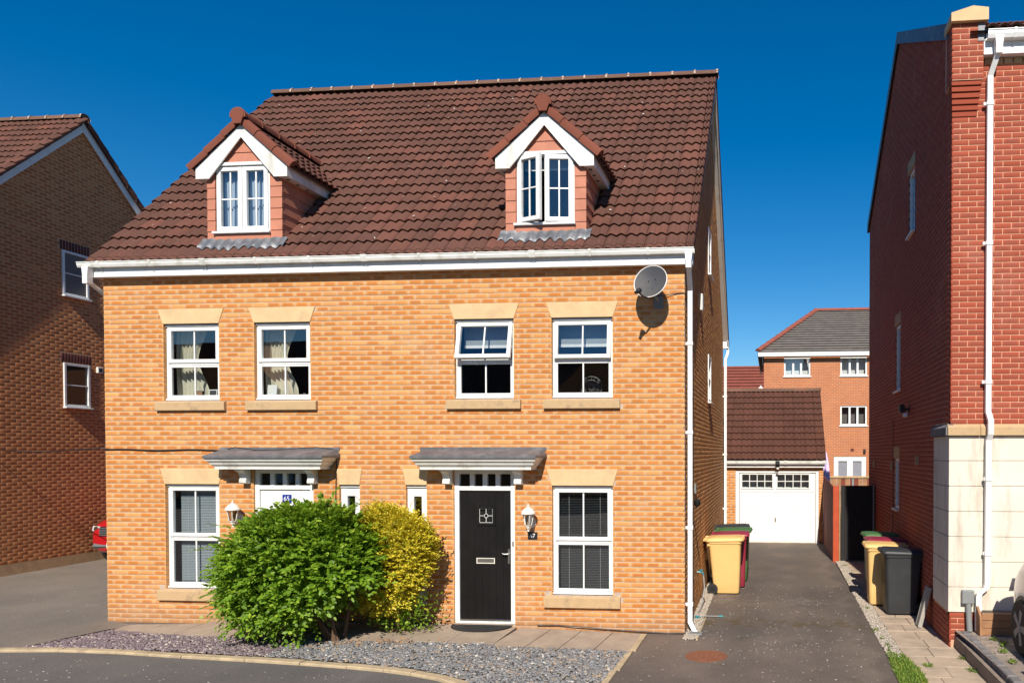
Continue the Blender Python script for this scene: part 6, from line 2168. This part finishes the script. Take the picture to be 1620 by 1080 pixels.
# ================================================================== cars
def car(name, label, paint, loc, rz, rear_wheel=-1.32, small=False, zs_=1.0):
    """hatch/SUV, length along local +y is the front; built from lofted sections"""
    e = empty(name, loc, rz, label, 'car')
    # stations from rear (y=-2.15) to front (y=2.05): y, half width, bottom, shoulder z, top z, top half width
    st = [(-2.15, .70, .42, .82, .98, .60), (-2.08, .80, .30, .92, 1.20, .64), (-1.85, .87, .24, .98, 1.52, .60), (-1.3, .90, .22, 1.0, 1.64, .62), (-.5, .90, .22, 1.0, 1.68, .63),
          (.15, .90, .22, 1.0, 1.62, .62), (.55, .90, .22, 1.0, 1.42, .64), (.95, .89, .22, 1.0, 1.12, .70), (1.4, .875, .22, .95, 1.04, .70), (1.8, .84, .22, .86, .97, .66), (2.02, .76, .24, .74, .86, .60), (2.12, .64, .30, .62, .70, .52)]
    if small:
        st = [(-2.20, .78, .42, .66, .80, .68), (-2.14, .87, .30, .86, 1.04, .74), (-1.93, .905, .24, .97, 1.28, .70), (-1.62, .90, .22, 1.0, 1.47, .61), (-1.2, .90, .22, 1.0, 1.57, .62)] + st[4:]
    e.scale = (1, 1, zs_)
    V = []; n = 0
    for (y, hw, zb, zs, zt, tw) in st:
        half = [(0, zb), (hw * .8, zb), (hw * .97, zb + .10), (hw, zb + (zs - zb) * .45), (hw * .985, zs - .08), (hw * .955, zs), (hw * .5 + tw * .5 - .02, zs + (zt - zs) * .45), (tw, zt - .05), (tw * .85, zt - .008), (0, zt + .012)]
        ringp = half + [(-x, z) for x, z in half[-2:0:-1]]
        n = len(ringp)
        V += [(x, y, z) for x, z in ringp]
    F = [(i * n + k, i * n + (k + 1) % n, (i + 1) * n + (k + 1) % n, (i + 1) * n + k) for i in range(len(st) - 1) for k in range(n)]
    F += [tuple(range(n))[::-1], tuple(range((len(st) - 1) * n, len(st) * n))]
    body = MB().add(V, F).build('body', paint, e, True)
    body.data.polygons.foreach_set('use_smooth', [True] * len(body.data.polygons))
    md = body.modifiers.new('round', 'SUBSURF'); md.levels = 1; md.render_levels = 2
    # glass
    def side(y0, y1, z0, zt0, zt1, sx):
        def xw(y, z):
            s = next((s for s, t in zip(st[:-1], st[1:]) if s[0] <= y <= t[0]), st[4])
            return .895 - max(0, (z - 1.0)) * .40 + .012
        P = [(sx * xw(y0, z0), y0, z0), (sx * xw(y1, z0), y1, z0), (sx * xw(y1, zt1), y1 - .02, zt1), (sx * xw(y0, zt0), y0 + .02, zt0)]
        Q = [(p[0] - sx * .03, p[1], p[2]) for p in P]
        MB().add(P + Q, [(0, 1, 2, 3), (7, 6, 5, 4)] + [(i, (i + 1) % 4, 4 + (i + 1) % 4, 4 + i) for i in range(4)]).build('side_window', 'car_glass', e, True)
    for sx in (-1, 1):
        side(-1.65, -1.0, 1.06, 1.42, 1.54, sx); side(-.92, -.1, 1.05, 1.55, 1.57, sx); side(-.02, .62, 1.05, 1.55, 1.18, sx)
        MB().cbox(-.02 + sx * .93, .02 + sx * .93 + sx * .06, .42, .55, 1.02, 1.16, .02).build('door_mirror', paint, e, True)
        MB().box(*sorted((sx * .897, sx * .905)), -.97, -.955, .35, 1.0).build('door_seam', 'black', e, True)
        # arches and wheels
        for y in (rear_wheel, 1.28):
            MB().lathe([(.37, -.05), (.385, 0), (.37, .03)], (sx * .87, y, .335), 28, 'x').build('wheel_arch', 'black', e, True, True)
            w_ = MB().lathe([(.22, -.1), (.315, -.1), (.33, -.07), (.33, .07), (.315, .1), (.22, .1)], (sx * .83, y, .33), 28, 'x').build('wheel', 'rubber', e, True, True)
            rim = MB().lathe([(.225, -.102), (.225, .085)], (sx * .83, y, .33), 24, 'x').build('rim', 'car_grey', w_, True, True)
            sp = MB()
            for k in range(5):
                a = 2 * math.pi * k / 5
                x0, x1 = sorted((sx * .90, sx * .935))
                c_, s__ = math.cos(a), math.sin(a)
                q = [(.03, -.03), (.215, -.045), (.215, .045), (.03, .03)]
                P = [(y + r_ * c_ - t_ * s__, .33 + r_ * s__ + t_ * c_) for r_, t_ in q]
                sp.prism(P, 'x', x0, x1)
            sp.lathe([(.06, -.02), (.055, .02)], (sx * .92, y, .33), 12, 'x').build('spokes', 'meter', w_, True)
        # lamps
        MB().prism([(sx * .42, .79), (sx * .70, .81), (sx * .73, .71), (sx * .48, .67)], 'y', 1.80, 2.04).build('headlight', 'glass_lamp', e, True)
        MB().lathe([(.06, 0), (.055, .02)], (sx * .62, 2.035, .745), 14, 'y').build('headlight_reflector', 'chrome', e, True, True)
        MB().cbox(*sorted((sx * .48, sx * .66)), -2.15, -1.9, .85, 1.02, .02).build('tail_light', 'paint_red', e, True)
    gri = MB().cbox(-.48, .48, 2.06, 2.125, .60, .80, .02).build('grille', 'black', e, True)
    for k in range(4): MB().cbox(-.47, .47, 2.12, 2.14, .62 + k * .045, .64 + k * .045, .004).build('grille_bar', 'car_grey', gri, True)
    bm_ = MB().cbox(-.70, .70, 1.90, 2.13, .33, .46, .06).build('front_bumper', 'car_grey', e, True)
    MB().cbox(-.26, .26, 2.15, 2.165, .36, .46, .004).build('number_plate', 'plate', e, True)
    MB().cbox(-.70, .70, -2.22, -2.0, .33, .46, .04).build('rear_bumper', paint, e, True)
    P = [(-.70, .98, 1.10), (.70, .98, 1.10), (.58, .28, 1.56), (-.58, .28, 1.56)]
    MB().add([(x, y + .03, z + .03) for x, y, z in P], [(0, 1, 2, 3)]).build('windscreen', 'car_glass', e, True)
    P = [(-.62, -2.06, 1.16), (.62, -2.06, 1.16), (.56, -1.88, 1.48), (-.56, -1.88, 1.48)]
    MB().add([(x, y - .03, z + .02) for x, y, z in P], [(3, 2, 1, 0)]).build('rear_window', 'car_glass', e, True)
    return e
M['glass_lamp'] = pbr('headlamp_glass', (.55, .56, .58), .1, .1, 6, 60, 0, coat=1)
car('parked_car', 'champagne coloured parked car cut off by the right picture edge', 'paint_silver', (5.14, -3.32, .243), R(180), -1.66, True)
car('parked_car', 'red parked car half hidden behind the left corner of the buff house', 'paint_red', (-13.58, 7.12, gz(5) + .01), R(180), zs_=1.1)

# ================================================================== fittings on the main house
# satellite dish
ds = empty('satellite_dish', (-.43, -.02, 4.9), 0, 'grey satellite dish on the top right corner of the front wall', 'satellite dish')
ctr = Vector((-.43, -.31, 5.05))
ax = Vector((-.22, -.93, .30)).normalized()          # dish looks out, left and up
ux = Vector((0, 0, 1)).cross(ax).normalized(); uy = ax.cross(ux)
V = []; F = []
K, RR = 28, 6
for side_ in (0, 1):
    for r_ in range(RR + 1):
        for k in range(K):
            q = r_ / RR; t = 2 * math.pi * k / K
            V.append(ctr + ux * (.245 * q * math.cos(t)) + uy * (.245 * q * math.sin(t)) + ax * (.055 * q * q - .006 * side_))
    b = side_ * (RR + 1) * K
    for r_ in range(RR):
        for k in range(K):
            f_ = (b + r_ * K + k, b + r_ * K + (k + 1) % K, b + (r_ + 1) * K + (k + 1) % K, b + (r_ + 1) * K + k)
            F.append(f_ if side_ == 0 else f_[::-1])
m_ = MB().add(V, F)
m_.build('reflector', 'dish', ds, smooth=True)
rimp = [ctr + ux * (.247 * math.cos(2 * math.pi * k / 40)) + uy * (.247 * math.sin(2 * math.pi * k / 40)) + ax * .053 for k in range(41)]
MB().tube(rimp, .007, 6, False).build('rim', 'white_dirty', ds, smooth=True)
lnb = ctr - uy * .20 + ax * .30 - ux * .0
lnb = Vector((-.58, -.62, 4.87))
a0 = ctr - uy * .24 + ax * .03
MB().tube([a0 - ax * .03, a0.lerp(lnb, .5) - Vector((0, 0, .03)), lnb], .013, 8).build('feed_arm', 'black', ds, smooth=True)
d_ = (ctr - lnb).normalized()
MB().tube([lnb - d_ * .05, lnb, lnb + d_ * .01, lnb + d_ * .06], [.022, .025, .036, .036], 12).build('receiver_head', 'black', ds, smooth=True)
MB().tube([ctr - ax * .01, ctr - ax * .08, Vector((-.40, -.10, 4.90)), Vector((-.38, -.02, 4.85))], .02, 8).build('mast', 'meter', ds, smooth=True)
MB().cbox(-.45, -.31, -.022, -.002, 4.74, 4.95, .004).build('wall_plate', 'meter', ds)
for (x, z) in ((-.05, .03), (.05, .05), (-.06, -.12), (.03, -.1)):
    c_ = ctr + ux * x + uy * z + ax * .005
    MB().tube([c_, c_ + ax * .012], .007, 6).build('bolt', 'black', ds)
o = MB().tube([(-.40, -.15, 4.90), (-.28, -.03, 4.93), (-.12, -.012, 4.965), (0.006, -.012, 4.975), (.012, .1, 4.97), (.012, .6, 4.9)], .006, 6).build('dish_cable', 'black', None, smooth=True)
tag(o, 'black cable from the satellite dish round the wall corner', 'cable')

# wall lanterns
def lantern(x, z, label):
    e = empty('wall_lantern', (x, -.01, z), 0, label, 'lantern', 'white lanterns beside the front doors')
    y = -.15
    N6 = 6
    MB().prism([(x + .075 * math.cos(t), z + .1 + .085 * math.sin(t)) for t in [2 * math.pi * k / 8 + .39 for k in range(8)]], 'y', -.02, -.001).build('back_plate', 'lamp_white', e)
    MB().tube([(x, -.018, z + .08), (x, -.07, z + .02), (x, -.12, z + .0), (x, y, z + .05)], .013, 8).build('arm', 'lamp_white', e, smooth=True)
    MB().lathe([(.018, -.02), (.012, .0), (.03, .03), (.035, .05), (.045, .06), (.05, .075)], (x, y, z), N6).build('base', 'lamp_white', e)
    g_ = MB().lathe([(.048, .075), (.078, .235)], (x, y, z), N6).build('glass', 'lamp_glass', e)
    for k in range(N6):
        t = 2 * math.pi * k / N6
        MB().tube([(x + .05 * math.cos(t), y + .05 * math.sin(t), z + .075), (x + .081 * math.cos(t), y + .081 * math.sin(t), z + .238)], .0065, 5).build('cage_bar', 'lamp_white', e)
    MB().lathe([(.108, .236), (.110, .245), (.10, .265), (.066, .31), (.03, .335), (.012, .345), (.016, .36), (.008, .385)], (x, y, z), 12).build('cap', 'lamp_white', e, smooth=True)
M['lamp_glass'] = glass_mat('lantern_glass', (.75, .66, .52), 2.0)
lantern(-2.29, 1.52, 'white six-sided lantern on the wall right of the black front door')
lantern(-6.90, 1.545, 'white six-sided lantern on the wall left of the white front door')

def text(body_, size, loc, mat, parent, name='number'):
    c = bpy.data.curves.new(name, 'FONT')
    c.body = body_; c.size = size; c.align_x = 'CENTER'; c.align_y = 'CENTER'; c.extrude = .001
    c.materials.append(M[mat])
    tmp = bpy.data.objects.new(name, c)
    COL.objects.link(tmp)
    bpy.context.view_layer.update()
    me = bpy.data.meshes.new_from_object(tmp.evaluated_get(bpy.context.evaluated_depsgraph_get()))
    bpy.data.objects.remove(tmp)
    me.name = name
    o = bpy.data.objects.new(name, me)
    o.location = loc; o.rotation_euler = (R(90), 0, 0)
    link(o, parent)
    return o
np1 = empty('number_plaque', (-2.27, -.01, 1.42), 0, 'small black plaque with the number 67 under the right lantern', 'plaque')
MB().cbox(-2.345, -2.20, -.012, -.001, 1.365, 1.475, .004).build('plaque_board', 'black', np1)
text('67', .085, (-2.2725, -.0145, 1.42), 'plate', np1)
np2 = empty('number_plaque', (-6.16, -.0, 1.95), 0, 'small blue plaque with the number 65 on the white front door', 'plaque')
MB().cbox(-6.235, -6.09, .047, .058, 1.88, 2.01, .003).build('plaque_board', 'blue', np2)
text('65', .10, (-6.1625, .045, 1.945), 'plate', np2)

# telephone cable across the left gap and along the front
pth = []
for t in np.linspace(0, 1, 14):
    pth.append((-14.9 + 5.75 * t, 3.2 - 3.24 * t, 2.72 - .05 * math.sin(math.pi * t) + .006 * math.sin(9 * t)))
for t in np.linspace(.05, 1, 16):
    pth.append((-9.13 + 2.05 * t, -.012, 2.70 + .008 * math.sin(11 * t) - .01 * t))
o = MB().tube(pth, .011, 6).build('telephone_cable', 'black', None, smooth=True)
tag(o, 'thin black cable crossing the left gap to the left canopy', 'cable')
o = MB().tube([(-7.08, -.02, 2.70), (-6.9, -.10, 2.735), (-6.5, -.18, 2.69), (-6.1, -.14, 2.70), (-5.6, -.06, 2.735), (-5.33, -.02, 2.70), (-5.32, -.012, 2.5), (-5.335, -.012, 2.0), (-5.33, -.012, .1)], .007, 6).build('telephone_cable', 'black', None, smooth=True)
tag(o, 'black cable looped over the left canopy and down the wall', 'cable')
o = MB().tube([(-2.2, -.035, .10), (-1.9, -.03, .105), (-1.6, -.04, .09), (-1.1, -.03, .055), (-.6, -.035, .04), (-.25, -.03, .02), (0.02, -.03, .03)], .007, 6).build('ground_cable', 'black', None, smooth=True)
tag(o, 'black cable lying along the foot of the front wall', 'cable')

# flank fittings
o = MB(RIGHT).cbox(2.24, 2.42, .0, .06, 5.14, 5.43, .01).build('alarm_box', 'lamp_white'); tag(o, 'cream box high on the flank of the buff house', 'alarm box')
ol = empty('flank_lamp', (.06, .95, 1.85), 0, 'small dark lamp on the flank wall behind the white downpipe', 'lamp')
MB(RIGHT).cbox(.9, 1.0, .0, .02, 1.8, 1.92, .004).build('back_plate', 'black', ol)
MB(RIGHT).lathe([(.02, -.05), (.05, -.02), (.055, .04), (.02, .07)], (.95, .09, 1.85), 10).build('shade', 'black', ol, smooth=True)
o = MB(RIGHT).cbox(1.35, 1.50, .0, .03, 1.98, 2.14, .006).build('flue_vent', 'meter'); tag(o, 'grey vent cover on the flank wall of the buff house', 'vent')
ht = empty('garden_tap', (.04, 1.8, .5), 0, 'teal hose reel tap low on the flank wall by the beige bin', 'tap')
MB(RIGHT).tube([(1.85, .0, .62), (1.85, .09, .62), (1.85, .11, .57)], .018, 8).build('tap_body', 'teal', ht, smooth=True)
MB(RIGHT).lathe([(.035, 0), (.035, .02)], (1.85, .07, .645), 10).build('tap_handle', 'teal', ht)
MB(RIGHT).tube([(1.85, .11, .57), (1.82, .13, .35), (1.7, .1, .14), (1.5, .09, .06), (1.2, .07, .05)], .011, 6).build('hose', 'hosegrey', ht, smooth=True)
wa = empty('hose_wand', (.3, 1.1, .02), 0, 'hose spray wand with turquoise ends lying at the drive edge', 'hose')
MB().tube([(.10, .95, .05), (.2, 1.05, .045), (.42, 1.1, .035)], .008, 6).build('wand', 'hosegrey', wa, smooth=True)
MB().tube([(.42, 1.1, .035), (.49, 1.1, .035)], [.016, .022], 8).build('nozzle', 'teal', wa)
MB().tube([(.06, .93, .05), (.12, .96, .05)], .02, 8).build('connector', 'teal', wa)
o = MB().cbox(.06, .26, -.10, .06, .012, .028, .004).build('drain_grid', 'meter'); tag(o, 'small grey gully grid under the front downpipe', 'drain')

# ================================================================== inside the windows
for (a, b), i in zip(W_FF[:2], (0, 1)):
    lab = ('cream curtain tied back in the far left upper window', 'cream curtain tied back in the second upper window from the left')[i]
    curtain(FRONT, a - .02, a + .52, 3.40, 4.7, -.30, 6, 'curtain', lab, .03, .35)
    o = MB(FRONT).cbox(a + .02, b - .02, -.30, -.128, 3.44, 3.458, .004).build('window_board', 'white', house)
def frame_item(x, z, w_, h_, y, mat, inner, label, cat, tilt=8, name='photo_frame', rz=0):
    e = empty(name, (x, y, z), 0, label, cat)
    def t(p):
        a = R(tilt)
        px, py = p.x * math.cos(rz) - p.y * math.sin(rz), p.x * math.sin(rz) + p.y * math.cos(rz)
        return (x + px, y + py + p.z * math.sin(a), z + p.z * math.cos(a))
    MB().cbox(-w_ / 2, w_ / 2, -.008, .008, 0, h_, .003).xf(t).build('frame', mat, e)
    MB().box(-w_ / 2 + .015, w_ / 2 - .015, -.0095, -.0085, .015, h_ - .015).xf(t).build('picture', inner, e)
zb_ = 3.46
frame_item(-7.74, zb_, .13, .17, .22, 'black', 'bench', 'dark photo frame on the far left upper window board', 'photo frame', 10, rz=.4)
frame_item(-7.50, zb_, .14, .19, .22, 'white', 'blind_dark', 'white edged photo frame on the far left upper window board', 'photo frame', 10)
frame_item(-7.29, zb_, .16, .26, .22, 'plate', 'white', 'white greeting card on the far left upper window board', 'card', 6, name='greeting_card')
frame_item(-6.50, zb_, .16, .25, .20, 'plate', 'white', 'white greeting card in the second upper window from the left', 'card', 6, name='greeting_card')
frame_item(-6.12, zb_, .18, .10, .20, 'bin_red', 'purple', 'low pink card in the second upper window from the left', 'card', 6, name='greeting_card')
an = empty('ornament', (-5.86, .21, zb_), 0, 'small pale figurine in the second upper window from the left', 'ornament')
MB().lathe([(.04, 0), (.045, .02), (.02, .05), (.035, .09), (.028, .14), (.012, .16)], (-5.86, .21, zb_), 10).build('figurine_body', 'lamp_white', an, smooth=True)
MB().lathe([(.005, 0), (.024, .02), (.024, .04), (.005, .06)], (-5.86, .21, zb_ + .15), 10).build('figurine_head', 'lamp_white', an, smooth=True)
MB().lathe([(.02, 0), (.03, .03), (.012, .09), (.02, .12)], (-5.97, .22, zb_), 8).build('vase', 'chrome', an, smooth=True)
# venetian blinds of the ground floor windows
(a, b), (c, d) = W_GF
venetian(FRONT, a + .13, b - .05, 1.40, 2.06, -.17, 'blind_grey', 'grey venetian blind in the upper light of the left ground floor window', tilt=62)
venetian(FRONT, a + .13, b - .05, .62, 1.30, -.17, 'blind_grey', 'grey venetian blind in the lower light of the left ground floor window', tilt=62)
venetian(FRONT, c + .09, d - .09, 1.42, 2.05, -.155, 'blind_dark', 'dark venetian blind in the upper light of the right ground floor window', tilt=20)
venetian(FRONT, c + .09, d - .09, .62, 1.30, -.155, 'blind_dark', 'dark venetian blind in the lower light of the right ground floor window', tilt=40)
# roller blinds of the right upper windows, half drawn
for (a, b), lab in zip(W_FF[2:], ('white roller blind in the wide open upper window above the black door', 'white roller blind in the far right upper window')):
    e = empty('roller_blind', ((a + b) / 2, .25, 4.3), 0, lab, 'blind')
    MB(FRONT).box(a + .05, b - .05, -.26, -.257, 4.26, 4.62).build('cloth', 'blind_grey', e)
    MB(FRONT).cbox(a + .05, b - .05, -.268, -.248, 4.24, 4.285, .003).build('hem_bar', 'blind_white', e)
# dormer curtains
for (cx, wc, i) in DORM:
    DFc = Fr((0, .12, 0), 0)
    if i == 0:
        for (x0, x1, s) in ((wc - .40, wc - .06, 'left'), (wc + .02, wc + .38, 'right')):
            o = curtain(DFc, x0, x1, 6.0, 7.1, -.13, 5, 'blind_pale', 'pale curtain on the %s side of the left dormer window' % s, .02)
            o['group'] = 'curtains of the left dormer'
    else:
        e = empty('roller_blind', (wc, .4, 6.9), 0, 'white roller blind at the head of the right dormer window', 'blind')
        MB(DFc).box(wc - .36, wc + .36, -.16, -.157, 6.92, 7.06).build('cloth', 'blind_grey', e)
        MB(DFc).cbox(wc - .36, wc + .36, -.168, -.15, 6.90, 6.93, .003).build('hem_bar', 'blind_white', e)
# desk fan in the far right upper window
df = empty('desk_fan', (-1.55, .5, 3.3), 0, 'desk fan standing behind the far right upper window', 'fan')
MB().lathe([(.12, 0), (.12, .02), (.03, .03), (.02, .35)], (-1.50, .55, 3.2), 14).build('stand', 'blind_dark', df, smooth=True)
fan = MB()
for r_ in (.05, .11, .165):
    fan.tube([(-1.50 + r_ * math.cos(2 * math.pi * k / 20), .50, 3.66 + r_ * math.sin(2 * math.pi * k / 20)) for k in range(21)], .005, 5, False)
for k in range(16):
    t = 2 * math.pi * k / 16
    fan.tube([(-1.50 + .03 * math.cos(t), .48, 3.66 + .03 * math.sin(t)), (-1.50 + .165 * math.cos(t), .50, 3.66 + .165 * math.sin(t))], .0025, 4)
fan.build('guard', 'meter', df)
fb = MB()
for k in range(3):
    t = 2 * math.pi * k / 3
    fb.add([(-1.5, .52, 3.66), (-1.5 + .15 * math.cos(t), .51, 3.66 + .15 * math.sin(t)), (-1.5 + .15 * math.cos(t + .8), .535, 3.66 + .15 * math.sin(t + .8))], [(0, 1, 2)])
fb.build('blade', 'blind_dark', df)
MB().lathe([(.04, 0), (.04, .1)], (-1.5, .53, 3.66), 10, 'y').build('motor', 'blind_dark', df)
